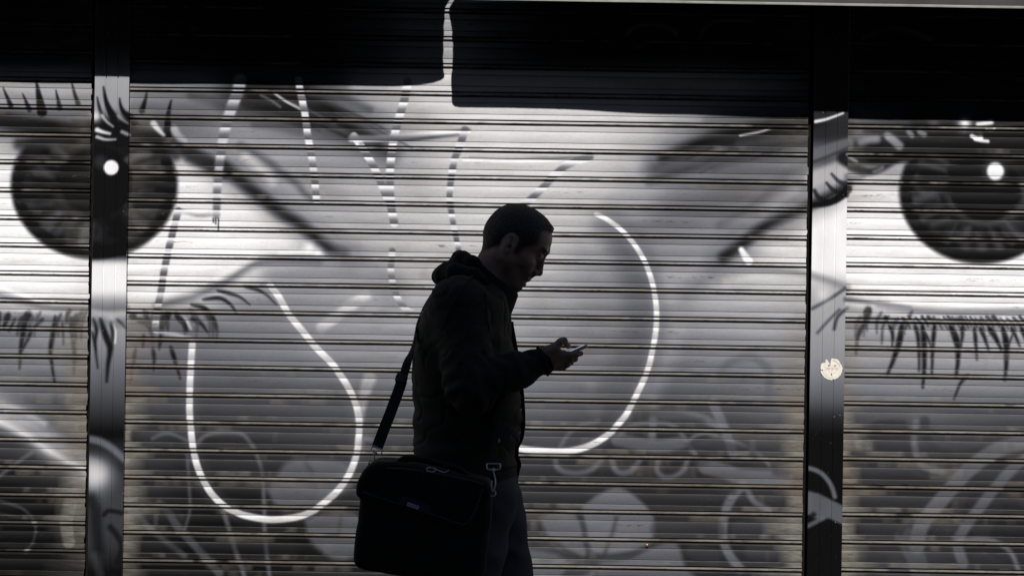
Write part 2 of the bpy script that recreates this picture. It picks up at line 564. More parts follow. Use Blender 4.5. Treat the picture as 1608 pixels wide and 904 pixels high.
def poly(pts, g, a=1.0, soft=4.0, smooth=True):
    pp = np.array(catmull(list(pts) + [pts[0]], 5) if smooth else list(pts) + [pts[0]])
    pad = soft * 2 + 2
    ys, xs, gx, gy = window(pp[:, 0].min() - pad, pp[:, 1].min() - pad, pp[:, 0].max() + pad, pp[:, 1].max() + pad)
    best = np.full((gy.shape[0], gx.shape[1]), 1e9, np.float32)
    ins = np.zeros(best.shape, bool)
    for i in range(len(pp) - 1):
        ax, ay = pp[i]
        bx, by = pp[i + 1]
        vx, vy = bx - ax, by - ay
        t = np.clip(((gx - ax) * vx + (gy - ay) * vy) / (vx * vx + vy * vy + 1e-9), 0, 1)
        best = np.minimum(best, np.hypot(gx - ax - t * vx, gy - ay - t * vy))
        if abs(by - ay) > 1e-9:
            ins ^= ((ay > gy) != (by > gy)) & (gx < (bx - ax) * (gy - ay) / (by - ay) + ax)
    d = np.where(ins, -best, best)
    al = np.clip(.5 - d / (2 * soft), 0, 1)
    al = al * al * (3 - 2 * al) * a
    blend(G, ys, xs, al, g)


def disc(cx, cy, rx, ry, g, a=1.0, soft=4.0, clip_top=None):
    ys, xs, gx, gy = window(cx - rx - 3 * soft, cy - ry - 3 * soft, cx + rx + 3 * soft, cy + ry + 3 * soft)
    d = (np.hypot((gx - cx) / rx, (gy - cy) / ry) - 1) * min(rx, ry)
    al = np.clip(.5 - d / (2 * soft), 0, 1)
    al = al * al * (3 - 2 * al) * a
    if clip_top is not None:
        al = al * np.clip((gy - clip_top) / 12, 0, 1)
    blend(G, ys, xs, al, g)


def glow(cx, cy, r, g, a=1.0):
    ys, xs, gx, gy = window(cx - 3 * r, cy - 3 * r, cx + 3 * r, cy + 3 * r)
    al = a * np.exp(-((gx - cx) ** 2 + (gy - cy) ** 2) / (2 * r * r))
    blend(G, ys, xs, al, g)


def iris(cx, cy, rx, ry, clip, seed):
    r_ = random.Random(seed)
    disc(cx, cy, rx, ry, 34, 1, 6, clip)
    for k in range(64):
        a = r_.uniform(.05, math.pi * 2)
        r0, r1 = r_.uniform(.48, .6), r_.uniform(.66, .9)
        g = r_.choice([52, 66, 84, 98, 20, 22])
        p0 = (cx + rx * r0 * math.cos(a), cy + ry * r0 * math.sin(a))
        da = r_.uniform(-.12, .12)
        p1 = (cx + rx * r1 * math.cos(a + da), cy + ry * r1 * math.sin(a + da))
        if min(p0[1], p1[1]) < clip + 8:
            continue
        stroke([p0, ((p0[0] + p1[0]) / 2 + r_.uniform(-4, 4), (p0[1] + p1[1]) / 2), p1], r_.uniform(3, 7), g, .42, 6, w1=r_.uniform(8, 16), n=4)
    pts = [(cx + rx * .93 * math.cos(a), cy + ry * .93 * math.sin(a)) for a in np.linspace(-.35, math.pi + .35, 18)]
    stroke(pts, 15, 10, .92, 6)
    disc(cx + 2, cy - 6, rx * .44, ry * .47, 10, .96, 6)


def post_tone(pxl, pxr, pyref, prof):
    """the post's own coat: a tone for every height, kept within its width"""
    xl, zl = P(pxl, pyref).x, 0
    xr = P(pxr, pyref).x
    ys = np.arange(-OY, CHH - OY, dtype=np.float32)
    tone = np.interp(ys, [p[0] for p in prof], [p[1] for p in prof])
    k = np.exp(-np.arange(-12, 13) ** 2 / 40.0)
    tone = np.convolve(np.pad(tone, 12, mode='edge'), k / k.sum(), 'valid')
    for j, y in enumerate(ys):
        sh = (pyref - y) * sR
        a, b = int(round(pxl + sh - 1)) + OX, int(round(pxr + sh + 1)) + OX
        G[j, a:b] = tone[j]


def draw_mural():
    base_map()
    post_tone(143.5, 199.5, 515, [(-300, 30), (60, 34), (112, 120), (122, 160), (172, 150), (190, 70), (215, 45), (240, 36), (300, 16), (360, 26), (385, 40), (404, 20), (412, 238), (458, 236), (476, 128), (492, 168), (530, 140), (570, 112), (610, 86), (645, 58), (680, 26), (700, 44), (730, 50), (790, 66), (850, 60), (905, 22), (1100, 16)])  # dark tones at the top paint in the awning shade
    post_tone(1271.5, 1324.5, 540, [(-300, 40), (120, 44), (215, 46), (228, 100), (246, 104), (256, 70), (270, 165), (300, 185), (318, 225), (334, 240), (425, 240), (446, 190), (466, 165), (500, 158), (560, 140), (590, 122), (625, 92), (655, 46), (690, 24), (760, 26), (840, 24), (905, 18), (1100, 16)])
    S = stroke
    # ---- left eye
    iris(148, 291, 130, 115, 214, 3)
    S([(-40, 180), (0, 188), (60, 198), (137, 208), (210, 214), (262, 224)], 30, 30, .95, 8)
    S([(206, 228), (250, 232), (276, 244)], 16, 34, .85, 7)
    S([(-40, 168), (30, 178), (110, 188)], 8, 95, .5, 6)
    S([(30, 226), (80, 222), (137, 224)], 16, 40, .9, 8)
    for p, w in (([(57, 128), (60, 144), (63, 160), (66, 176)], 10), ([(112, 128), (117, 146), (123, 164)], 5), ([(5, 138), (11, 152), (17, 166)], 5),
                 ([(88, 142), (91, 156), (94, 170)], 5), ([(36, 148), (41, 160), (46, 172)], 5), ([(-30, 130), (-25, 165)], 8),
                 ([(165, 138), (168, 156), (173, 171), (181, 186)], 8), ([(155, 154), (158, 168), (162, 182), (168, 192)], 6),
                 ([(190, 156), (192, 168), (197, 178), (205, 184)], 7), ([(231, 142), (228, 158), (223, 174)], 6),
                 ([(269, 158), (265, 176), (263, 196), (262, 216)], 9)):
        S(p, w * .3, 24, .95, 2.0, w1=w * 1.6)
    S([(148, 196), (176, 200), (206, 198)], 22, 28, .9, 6)
    S([(148, 212), (178, 224), (206, 222)], 16, 30, .85, 5)
    glow(152, 184, 6, 230, .95)
    S([(163, 183), (170, 192), (180, 200)], 5, 190, .9, 2, w1=2)
    S([(188, 183), (196, 190), (204, 195)], 5, 150, .8, 2, w1=2)
    S([(155, 205), (163, 208), (175, 211)], 7, 245, .95, 2.5, w1=3)
    S([(155, 216), (168, 220), (184, 220)], 5, 205, .9, 2, w1=2)
    S([(194, 208), (203, 212)], 5, 170, .8, 2)
    glow(160, 255, 12, 90, .5)
    disc(177, 264, 11.5, 11.5, 252, 1, 2.2)
    S([(241, 194), (248, 203), (257, 212)], 10, 215, .9, 3, w1=5)
    S([(274, 203), (279, 213), (288, 222)], 12, 165, .85, 4)
    S([(268, 226), (292, 238), (318, 250), (350, 268)], 20, 52, .85, 6)
    S([(290, 246), (300, 252), (316, 254)], 4, 170, .6, 2)
    S([(285, 232), (290, 242)], 8, 50, .8, 3)
    # lids running down to the inner corner
    S([(330, 250), (386, 284), (440, 326), (487, 360), (520, 388), (548, 404)], 46, 96, .5, 20)
    S([(300, 244), (326, 256), (350, 270)], 24, 40, .9, 8)
    S([(350, 262), (368, 276), (386, 291), (412, 311), (440, 333), (468, 350), (487, 365), (502, 380), (520, 391), (540, 399)], 22, 32, .9, 9, w1=15)
    S([(378, 229), (400, 242), (423, 255), (438, 268), (456, 281), (468, 291), (478, 303), (490, 312)], 12, 82, .8, 7, w1=9)
    S([(386, 246), (405, 262), (428, 284)], 14, 205, .7, 8)
    glow(486, 391, 7, 252, .95)
    glow(499, 398, 6, 245, .9)
    S([(440, 398), (470, 396), (484, 394)], 7, 240, .7, 4)
    S([(247, 481), (275, 473), (302, 466), (335, 452), (362, 438), (382, 424), (402, 414), (440, 409), (500, 411)], 10, 88, .8, 8, w1=14)
    S([(340, 436), (372, 420), (398, 404)], 9, 238, .6, 6)
    S([(440, 424), (480, 420), (530, 418)], 8, 170, .4, 6)
    for p, w in (([(341, 456), (362, 461), (378, 467), (392, 478)], 7), ([(384, 450), (405, 455), (420, 464), (434, 478)], 6), ([(319, 470), (345, 468), (362, 478), (372, 492)], 8),
                 ([(300, 478), (322, 484), (334, 498), (340, 512)], 8), ([(216, 502), (226, 506), (240, 518)], 12), ([(265, 492), (256, 506), (252, 526)], 17),
                 ([(276, 494), (288, 506), (294, 520)], 13), ([(206, 496), (214, 500)], 14), ([(300, 500), (316, 508), (326, 522)], 9)):
        S(p, w * 1.1, 28, .95, 3, w1=w * .2, tap=True)
    S([(280, 492), (292, 502), (300, 516)], 4, 190, .7, 2)
    for p, w in (([(213, 546), (209, 572), (204, 602)], 6), ([(240, 546), (242, 562), (241, 580)], 7), ([(268, 544), (275, 566), (283, 594)], 8), ([(226, 525), (224, 545)], 6), ([(252, 530), (250, 548)], 6),
                 ([(43, 494), (36, 523), (32, 553), (31, 578)], 8), ([(50, 518), (43, 534), (35, 550)], 6), ([(87, 496), (84, 520), (80, 545), (80, 560), (86, 600)], 9),
                 ([(111, 498), (115, 528), (117, 557), (116, 590)], 9), ([(68, 500), (62, 506), (54, 514)], 6), ([(46, 490), (40, 506)], 14), ([(14, 492), (6, 514)], 12),
                 ([(-20, 495), (-24, 540), (-30, 575)], 8), ([(0, 490), (-6, 530)], 8), ([(98, 506), (100, 540)], 4), ([(24, 500), (14, 520)], 5),
                 ([(149, 500), (154, 517), (152, 540), (156, 577)], 7), ([(147, 520), (153, 548)], 4), ([(160, 500), (168, 525), (175, 547), (172, 572), (170, 598)], 12),
                 ([(176, 503), (179, 523), (178, 548)], 6), ([(185, 500), (192, 506), (199, 514)], 4)):
        S(p, w * 1.15, 26, .92, 3.2, w1=w * .3, tap=True)
    S([(181, 508), (184, 522), (183, 538)], 3, 225, .8, 1.6)
    glow(178, 500, 5, 225, .7)
    S([(-40, 444), (0, 452), (20, 457), (45, 467), (72, 475), (137, 479)], 5, 250, .9, 3)
    S([(-40, 456), (0, 464), (30, 472), (60, 480), (100, 484), (198, 484)], 9, 105, .75, 6)
    S([(146, 488), (172, 494), (198, 492)], 8, 180, .6, 5)
    S([(20, 484), (60, 490), (110, 492)], 5, 190, .5, 4)
    # white beam falling across the left cheek
    S([(-60, 618), (-10, 640), (40, 668), (90, 704), (142, 738)], 40, 175, .75, 18)
    S([(-30, 650), (30, 676), (88, 714), (134, 736)], 9, 225, .75, 7)
    S([(0, 632), (40, 648), (70, 664)], 7, 190, .6, 6)
    S([(-10, 688), (30, 702), (60, 720)], 12, 60, .5, 9)
    # ---- soft modelling of the face
    S([(380, 150), (440, 168), (500, 184), (570, 214), (610, 240)], 62, 40, .85, 24, w1=20)
    S([(1300, 206), (1200, 220), (1110, 236), (1030, 262)], 56, 50, .8, 24, w1=30)
    S([(1268, 252), (1200, 276), (1120, 310), (1040, 346), (990, 372)], 44, 96, .6, 24)
    S([(1140, 402), (1104, 438), (1064, 478), (1040, 520)], 26, 104, .5, 18)
    S([(536, 398), (575, 412), (620, 440)], 26, 120, .5, 16)
    S([(430, 430), (500, 424), (570, 436), (620, 470)], 30, 112, .45, 18)
    S([(960, 352), (990, 400), (1004, 450), (1006, 500), (996, 550), (970, 606)], 50, 84, .62, 22)
    S([(1050, 440), (1062, 500), (1050, 560), (1020, 620)], 26, 165, .35, 16)
    S([(560, 300), (640, 330), (700, 380)], 40, 190, .3, 26)
    # ---- brows
    S([(300, 150), (340, 160), (376, 172)], 14, 68, .7, 7)
    S([(396, 146), (440, 160), (484, 178)], 46, 34, .92, 9)
    S([(400, 196), (440, 200), (470, 206)], 12, 70, .5, 6)
    S([(474, 150), (505, 174), (545, 198), (592, 224)], 46, 34, .9, 10, w1=16)
    S([(490, 146), (540, 156), (580, 172)], 12, 72, .7, 6)
    r_ = random.Random(21)
    for k in range(16):
        x, y = r_.uniform(400, 560), r_.uniform(140, 176)
        y += (x - 400) * .22
        l = r_.uniform(50, 90)
        S([(x, y), (x + l * .5, y + l * .2), (x + l, y + l * .46)], r_.uniform(4, 9), r_.choice([26, 40, 58, 96]), .7, 3.5, w1=1.5, tap=True)
    for k in range(14):
        x = r_.uniform(1120, 1275)
        y = 194 + (1275 - x) * .17 + r_.uniform(-8, 34)
        l = r_.uniform(45, 85)
        S([(x, y), (x - l * .5, y + l * .12), (x - l, y + l * .34)], r_.uniform(4, 9), r_.choice([26, 38, 60, 92]), .7, 3.5, w1=1.5, tap=True)
    S([(520, 196), (560, 216), (612, 244)], 8, 66, .7, 5, w1=3)
    S([(545, 190), (590, 210), (620, 226)], 6, 76, .6, 4, w1=3)
    S([(430, 146), (450, 160), (471, 171)], 3.5, 205, .85, 1.8)
    S([(410, 150), (426, 158), (440, 168)], 4, 120, .6, 2)
    S([(560, 140), (600, 158), (640, 176)], 20, 170, .5, 9)
    S([(1290, 194), (1225, 203), (1170, 209), (1120, 219), (1080, 232), (1040, 248)], 34, 30, .95, 9, w1=10)
    S([(1268, 224), (1220, 226), (1180, 230)], 10, 40, .8, 5)
    S([(1270, 216), (1215, 222), (1160, 228)], 12, 70, .7, 6)
    S([(1200, 236), (1140, 248), (1075, 266), (1020, 284)], 20, 60, .8, 9, w1=10)
    S([(1165, 252), (1120, 268)], 6, 72, .5, 4)
    S([(1110, 190), (1150, 184), (1200, 182)], 12, 90, .6, 7)
    S([(1162, 213), (1190, 208), (1210, 202)], 3, 205, .9, 1.6)
    S([(1267, 256), (1240, 270), (1212, 286)], 12, 90, .6, 7)
    S([(1234, 286), (1210, 300), (1186, 318), (1160, 336), (1130, 352)], 12, 88, .65, 8)
    S([(1250, 300), (1200, 334)], 14, 175, .6, 8)
    S([(1290, 312), (1240, 334), (1200, 352), (1164, 378), (1130, 406)], 44, 92, .5, 20)
    S([(1331, 288), (1304, 306), (1276, 320), (1240, 338), (1207, 352), (1186, 366), (1170, 380), (1152, 392), (1136, 404)], 13, 32, .9, 8, w1=17)
    S([(1164, 392), (1170, 402), (1176, 410)], 8, 250, 1, 3, w1=12)
    S([(1118, 428), (1180, 424), (1250, 428), (1290, 438), (1330, 452)], 11, 122, .7, 6)
    S([(1140, 444), (1190, 438), (1250, 444)], 9, 205, .5, 6)
    S([(1274, 484), (1292, 474), (1306, 466), (1326, 452)], 5, 60, .8, 3)
    S([(1308, 516), (1312, 500), (1320, 490), (1330, 484)], 5, 52, .85, 3)
    S([(1282, 522), (1298, 504), (1316, 486)], 4, 66, .8, 3)
    glow(1290, 462, 8, 230, .6)
    # ---- right eye
    iris(1541, 301, 128, 112, 232, 5)
    S([(1334, 236), (1380, 238), (1440, 226), (1520, 226), (1620, 226), (1700, 236)], 36, 30, .93, 9)
    S([(1344, 250), (1380, 252), (1424, 246)], 15, 30, .9, 5)
    S([(1360, 204), (1400, 205), (1434, 206)], 10, 44, .85, 5)
    S([(1440, 192), (1500, 190), (1620, 194), (1700, 200)], 22, 40, .85, 7)
    S([(1276, 186), (1300, 188), (1332, 180)], 16, 50, .9, 6)
    S([(1276, 210), (1300, 206), (1332, 200)], 20, 46, .9, 6)
    S([(1279, 192), (1297, 188), (1322, 179)], 5, 235, .95, 1.5, w1=3)
    S([(1276, 244), (1300, 236), (1332, 226)], 18, 102, .9, 4)
    S([(1276, 255), (1300, 246), (1332, 232)], 5, 60, .8, 3)
    S([(1276, 282), (1300, 272), (1332, 258)], 24, 178, .9, 6)
    S([(1277, 300), (1284, 311), (1300, 318)], 6, 34, .9, 2.5, w1=9)
    S([(1296, 288), (1308, 300), (1328, 306)], 4, 40, .9, 2, w1=10)
    S([(1304, 274), (1316, 286), (1331, 292)], 4, 44, .85, 2, w1=9)
    S([(1318, 250), (1324, 256), (1331, 258)], 5, 54, .8, 3)
    S([(1276, 323), (1296, 320), (1314, 312), (1331, 297)], 8, 24, .95, 2.5, w1=14)
    S([(1322, 250), (1344, 264), (1366, 269), (1390, 262), (1412, 248)], 19, 34, .93, 5, w1=6)
    S([(1328, 277), (1346, 279), (1356, 276)], 8, 85, .6, 4)
    S([(1328, 243), (1338, 250), (1346, 254)], 3.5, 165, .7, 2)
    S([(1372, 270), (1380, 267), (1386, 263)], 5, 120, .7, 2)
    S([(1352, 224), (1364, 220), (1376, 219)], 11, 138, .75, 5)
    S([(1394, 214), (1402, 220), (1412, 229)], 13, 155, .8, 4)
    S([(1386, 216), (1392, 230)], 6, 42, .8, 3)
    S([(1427, 207), (1432, 213)], 8, 150, .7, 3)
    S([(1444, 207), (1451, 211)], 9, 145, .7, 3)
    S([(1436, 204), (1441, 216)], 5, 40, .8, 2)
    glow(1466, 194, 6, 110, .5)
    glow(1515, 195, 7, 245, .95)
    S([(1536, 196), (1546, 194), (1556, 192)], 8, 240, .9, 3)
    S([(1548, 203), (1556, 204), (1562, 202)], 4, 245, .9, 2)
    S([(1526, 214), (1534, 217), (1541, 217)], 6, 250, .95, 2)
    S([(1531, 219), (1541, 221), (1551, 222)], 5, 240, .95, 2)
    glow(1562, 268, 15, 120, .6)
    disc(1563, 269, 13, 13.5, 252, 1, 3.5)
    pts = [(1550 + 62 * math.cos(a), 296 + 55 * math.sin(a)) for a in np.linspace(.25, 2.9, 12)]
    S(pts, 9, 74, .6, 6)
    S([(1326, 470), (1360, 474), (1396, 478), (1430, 482)], 7, 70, .8, 4, w1=2)
    S([(1400, 472), (1450, 476), (1540, 480), (1700, 480)], 5, 246, .8, 4)
    S([(1380, 478), (1430, 486), (1480, 491), (1540, 491), (1700, 488)], 11, 128, .85, 6)
    S([(1440, 499), (1520, 501), (1700, 500)], 6, 225, .7, 4)
    S([(1332, 484), (1348, 488), (1366, 484)], 10, 140, .5, 5)
    r_ = random.Random(33)
    for x0_, x1_, n_, lean in ((-60, 138, 24, -.25), (206, 330, 18, .35), (1330, 1440, 9, -.3)):
        for k in range(n_):
            x = r_.uniform(x0_, x1_)
            l = r_.uniform(18, 46)
            y = 490 + r_.uniform(-4, 10)
            S([(x, y), (x + lean * l * .7, y + l * .4), (x + lean * l * .8 + r_.uniform(-3, 3), y + l)], r_.uniform(5, 10), r_.choice([30, 44, 60]), .75, 3.5, w1=2, tap=True)
    S([(1356, 500), (1430, 508), (1540, 512), (1700, 512)], 12, 84, .4, 7)
    S([(-40, 496), (40, 500), (120, 504), (200, 506), (280, 504)], 14, 70, .4, 8)
    for k in range(30):
        x = 1426 + k * 8.6 + math.sin(k * 12.9) * 6
        h = 3 * math.sin(k * 7.7)
        S([(x - 9, 499 + h * .5), (x - 1, 506), (x + 3 + h, 515 + h)], 3 + (k * 7 % 6), 30 + (k * 31 % 40), .8, 2, w1=2)
        if k % 3 == 0:
            S([(x - 4, 497), (x + 4, 505)], 2.5, 225, .7, 1.5)
    for p, w in (([(1356, 509), (1350, 520), (1346, 532), (1344, 555)], 9), ([(1364, 484), (1358, 503)], 14), ([(1396, 510), (1401, 523), (1401, 543)], 6), ([(1390, 497), (1392, 504)], 8),
                 ([(1416, 509), (1412, 536), (1403, 564), (1393, 588)], 11), ([(1436, 511), (1441, 526), (1443, 553), (1443, 582)], 7), ([(1448, 509), (1451, 540), (1451, 580), (1449, 608)], 10),
                 ([(1468, 509), (1465, 538), (1463, 588)], 8), ([(1453, 522), (1458, 534), (1462, 546)], 4), ([(1492, 511), (1499, 526), (1504, 545), (1504, 566), (1501, 592)], 12),
                 ([(1511, 511), (1511, 526), (1509, 543)], 7), ([(1530, 513), (1532, 538), (1534, 564)], 7), ([(1539, 514), (1545, 528), (1552, 548)], 8), ([(1553, 514), (1562, 528), (1572, 548)], 11),
                 ([(1574, 512), (1580, 540), (1580, 570), (1578, 596)], 11), ([(1588, 514), (1594, 526), (1601, 543)], 7), ([(1604, 514), (1614, 540)], 9), ([(1590, 524), (1584, 542)], 3),
                 ([(1520, 588), (1508, 602), (1498, 626)], 6), ([(1640, 512), (1648, 580)], 10), ([(1670, 512), (1684, 560)], 10)):
        S(p, w * 1.15, 26, .92, 3.0, w1=w * .35, tap=True)
    # ---- shading of the nose
    S([(1000, 420), (1010, 460), (1012, 500), (1004, 540), (985, 585)], 44, 92, .45, 22)
    S([(810, 492), (850, 489), (900, 492), (940, 502)], 9, 112, .55, 6)
    S([(830, 592), (870, 600), (905, 612), (935, 640)], 24, 96, .5, 8)
    # ---- lower ornament: petals, arcs and drops, half worn away
    poly([(914, 795), (940, 776), (971, 765), (1005, 785), (1029, 819), (1015, 856), (945, 869), (922, 850)], 112, .8, 5)
    poly([(846, 812), (874, 802), (904, 805), (918, 840), (921, 872), (890, 866), (867, 852)], 108, .75, 6)
    poly([(826, 862), (870, 868), (901, 878), (990, 872), (1056, 849), (1076, 889), (1090, 930), (820, 930)], 104, .75, 6)
    for p, w in (([(908, 806), (917, 826), (921, 856), (938, 900)], 8), ([(968, 812), (961, 838), (948, 872)], 6), ([(870, 850), (886, 862), (908, 874)], 8), ([(1008, 862), (992, 872), (975, 877), (944, 880)], 6), ([(832, 816), (838, 820)], 14), ([(930, 880), (900, 900), (880, 930)], 26)):
        S(p, w, 58, .75, 5)
    for p, w, g in (([(872, 722), (876, 734), (890, 741), (911, 742), (930, 736), (944, 722)], 8, 100), ([(961, 722), (966, 736), (977, 742), (992, 738), (1004, 722)], 9, 106),
                    ([(1033, 722), (1032, 738), (1042, 748), (1060, 747), (1074, 736), (1079, 722)], 8, 108), ([(1022, 603), (1026, 640), (1024, 684)], 12, 108),
                    ([(972, 684), (988, 670), (1010, 664), (1046, 664), (1066, 676), (1080, 696), (1092, 712)], 6, 104), ([(880, 700), (892, 682), (910, 668), (940, 660)], 6, 100),
                    ([(1120, 634), (1132, 660), (1142, 684), (1152, 714)], 15, 112), ([(1036, 648), (1080, 652), (1112, 660), (1144, 678)], 13, 108), ([(1083, 690), (1096, 682), (1116, 681), (1155, 694), (1180, 705), (1196, 716), (1208, 730)], 5, 118),
                    ([(1166, 762), (1150, 780), (1140, 800), (1135, 826), (1137, 850), (1145, 870), (1162, 892)], 14, 112), ([(1173, 768), (1182, 784), (1194, 794), (1208, 800)], 9, 108),
                    ([(1108, 732), (1140, 740), (1166, 748), (1234, 750)], 24, 106), ([(970, 690), (1030, 700), (1072, 694)], 20, 100)):
        S(p, w, g, .75, 4)
    for p, w, g in (([(960, 670), (988, 654), (1030, 648), (1070, 654), (1100, 664)], 14, 62), ([(1085, 700), (1120, 696), (1150, 702), (1200, 706)], 16, 62), ([(1030, 760), (1100, 756), (1150, 770)], 14, 60), ([(1120, 716), (1100, 728)], 10, 64),
                    ([(1040, 830), (1080, 826), (1120, 832)], 36, 58), ([(1160, 830), (1200, 826), (1240, 828)], 26, 60), ([(1090, 866), (1120, 874)], 26, 58), ([(1180, 866), (1230, 866)], 20, 60),
                    ([(1130, 590), (1138, 576), (1152, 566), (1177, 561), (1196, 568), (1207, 584), (1207, 612)], 12, 92), ([(1166, 596), (1162, 616)], 10, 96), ([(1218, 740), (1236, 742)], 12, 60)):
        S(p, w, g, .7, 6)
    poly([(418, 768), (436, 742), (462, 722), (536, 724), (556, 751), (530, 776), (490, 792), (440, 798)], 104, .7, 7)
    poly([(479, 815), (510, 806), (560, 806), (580, 860), (533, 878), (500, 862), (484, 842)], 98, .75, 6)
    S([(536, 806), (532, 840)], 5, 62, .6, 4)
    S([(480, 726), (490, 740)], 8, 62, .5, 5)
    for p, w, g in (([(240, 688), (254, 681), (270, 681), (297, 692)], 5, 98), ([(311, 694), (322, 684), (341, 679), (378, 680), (394, 696), (403, 712), (412, 745), (415, 800), (416, 840), (424, 910)], 6, 104), ([(350, 800), (358, 824), (366, 852), (386, 910)], 7, 102),
                    ([(250, 790), (266, 806), (281, 829), (310, 860), (345, 900)], 12, 84), ([(214, 802), (228, 820), (246, 838), (290, 872)], 9, 80), ([(294, 712), (297, 760), (298, 800), (290, 832)], 4, 94), ([(300, 720), (316, 740), (330, 770)], 4, 92),
                    ([(0, 786), (34, 797), (50, 812), (56, 830), (52, 850), (40, 866)], 5, 76), ([(0, 746), (24, 728), (50, 710)], 5, 108), ([(0, 806), (40, 812), (110, 812)], 6, 62), ([(110, 790), (104, 820), (108, 850)], 18, 62)):
        S(p, w, g, .7, 3.5)
    for p, w, g in (([(330, 740), (400, 742), (420, 750)], 30, 54), ([(215, 752), (270, 748)], 24, 52), ([(330, 850), (400, 852), (450, 862)], 36, 44), ([(215, 812), (240, 806), (280, 802)], 14, 50), ([(220, 856), (270, 862)], 22, 42)):
        S(p, w, g, .5, 10)
    # posts
    S([(144, 688), (160, 692), (178, 702), (198, 720)], 11, 112, .85, 4)
    S([(146, 706), (166, 714), (198, 736)], 14, 38, .7, 6)
    glow(154, 744, 17, 205, .95)
    S([(146, 782), (152, 800), (154, 830), (158, 860)], 18, 30, .7, 8)
    S([(166, 806), (174, 800), (198, 804)], 7, 30, .8, 3)
    S([(176, 826), (186, 838), (194, 856), (188, 880)], 10, 32, .8, 4)
    S([(150, 870), (160, 900)], 12, 80, .4, 6)
    S([(1267, 733), (1280, 737), (1292, 745), (1303, 760), (1309, 778)], 7, 112, .85, 2.5)
    poly([(1264, 768), (1284, 773), (1302, 782), (1322, 792), (1322, 822), (1300, 812), (1284, 814), (1264, 806)], 98, .9, 3, False)
    S([(1266, 824), (1278, 818), (1290, 812)], 7, 100, .8, 3)
    S([(1266, 812), (1276, 806)], 8, 30, .8, 3)
    # right shutter
    poly([(1354, 690), (1370, 664), (1400, 659), (1422, 662), (1428, 690), (1428, 738), (1354, 744)], 56, .8, 6)
    for p, w, g, a in (([(1330, 748), (1380, 746), (1424, 748)], 14, 52, .75), ([(1334, 790), (1400, 788), (1460, 790)], 24, 54, .75), ([(1340, 872), (1364, 868), (1384, 872)], 18, 54, .75), ([(1452, 660), (1456, 690), (1472, 708), (1500, 716), (1546, 708)], 15, 58, .7),
                       ([(1436, 742), (1470, 752), (1500, 746)], 10, 60, .6), ([(1478, 836), (1490, 862), (1510, 890)], 26, 54, .75), ([(1520, 760), (1500, 800), (1490, 834)], 18, 56, .7), ([(1560, 800), (1540, 830)], 30, 54, .6), ([(1596, 760), (1620, 790)], 30, 56, .6), ([(1540, 880), (1580, 900)], 30, 54, .6),
                       ([(1620, 690), (1566, 706), (1524, 734), (1496, 764), (1468, 796), (1446, 826), (1440, 856)], 24, 102, .75), ([(1640, 706), (1596, 730), (1564, 764), (1540, 794), (1516, 826), (1504, 852), (1512, 884)], 17, 102, .7), ([(1506, 848), (1536, 846), (1564, 850), (1588, 868), (1602, 902)], 7, 110, .75),
                       ([(1438, 660), (1436, 700), (1448, 730), (1480, 740)], 10, 112, .6), ([(1342, 680), (1346, 700)], 8, 120, .5), ([(1420, 840), (1440, 880), (1450, 930)], 30, 92, .5)):
        S(p, w, g, a, 4)
    poly([(1384, 820), (1432, 818), (1414, 840)], 54, .75, 4, False)
    # faint curls up in the shade
    S([(984, 54), (1000, 42), (1024, 38), (1050, 44), (1062, 54)], 6, 130, .8, 4)
    S([(1100, 60), (1108, 44), (1130, 34), (1180, 32)], 6, 120, .7, 4)
    S([(1356, 60), (1384, 48), (1420, 46), (1460, 62)], 6, 120, .7, 4)
    # ---- tags in aluminium spray, with their overspray
    S([(302, 540), (298, 612), (303, 701), (318, 751), (351, 793), (391, 810), (426, 815), (466, 811), (506, 791), (541, 756), (560, 712), (564, 660), (546, 606), (521, 570), (474, 518), (438, 466)], 22, 140, .16, 12)
    S([(936, 336), (972, 358), (1003, 394), (1022, 436), (1031, 492), (1021, 566), (986, 646), (926, 699), (845, 707)], 18, 170, .16, 10)
    T = lambda p, w, c=1.0, soft=1.6, g=222, a=.97, w1=None: stroke(p, w * (.86 if c > .65 else 1), g - 78 * (c > .65), a, soft, c, w1 and w1 * (.86 if c > .65 else 1))
    T([(377, 126), (374, 142), (360, 180), (352, 210), (345, 255), (341, 299), (340, 338)], 24, 1, 3, 215, .85, 13)
    T([(342, 334), (312, 337), (284, 331)], 11, 1, 2.5, 205, .7, 7)
    for x, l in ((335, 6), (339, 9), (343, 20)):
        S([(x, 343), (x, 343 + l)], 2.2, 40, .9, 1)
    T([(280, 331), (272, 362), (266, 387), (258, 424), (252, 462), (246, 492), (244, 516)], 13, .95)
    T([(243, 520), (270, 524), (300, 532)], 8, .7, 3, 215, .8)
    T([(302, 540), (300, 570), (298, 612), (298, 651), (303, 701), (309, 728), (318, 751), (332, 774), (351, 793), (372, 804), (391, 810), (426, 815), (466, 811), (490, 802), (506, 791), (526, 774), (541, 756), (552, 736), (560, 712), (563, 690), (564, 660), (558, 632), (546, 606), (534, 588), (521, 570), (496, 545), (474, 518), (454, 494), (438, 466), (424, 448)], 10.5, .22, 1.6, 206)
    T([(580, 594), (574, 612), (567, 640), (564, 664)], 21, .3, 5, 180, .6, 11)
    T([(564, 706), (572, 690), (584, 690)], 8, .4, 4, 150, .4)
    T([(505, 514), (524, 500), (548, 482), (574, 464)], 17, .6, 5, 190, .55)
    T([(469, 126), (471, 140), (479, 180), (483, 211), (490, 250), (494, 281), (497, 314)], 13.5, 1)
    T([(640, 128), (636, 153), (622, 202), (616, 233), (612, 277), (614, 321), (619, 350)], 15, 1)
    T([(616, 394), (614, 427), (622, 462), (636, 484), (654, 493), (680, 494)], 12, .8)
    T([(556, 214), (570, 234), (585, 259), (596, 282), (605, 304), (612, 318)], 14, 1)
    T([(552, 218), (600, 218), (660, 213), (700, 209), (736, 205)], 12, 1, 3, 232, .9, 9)
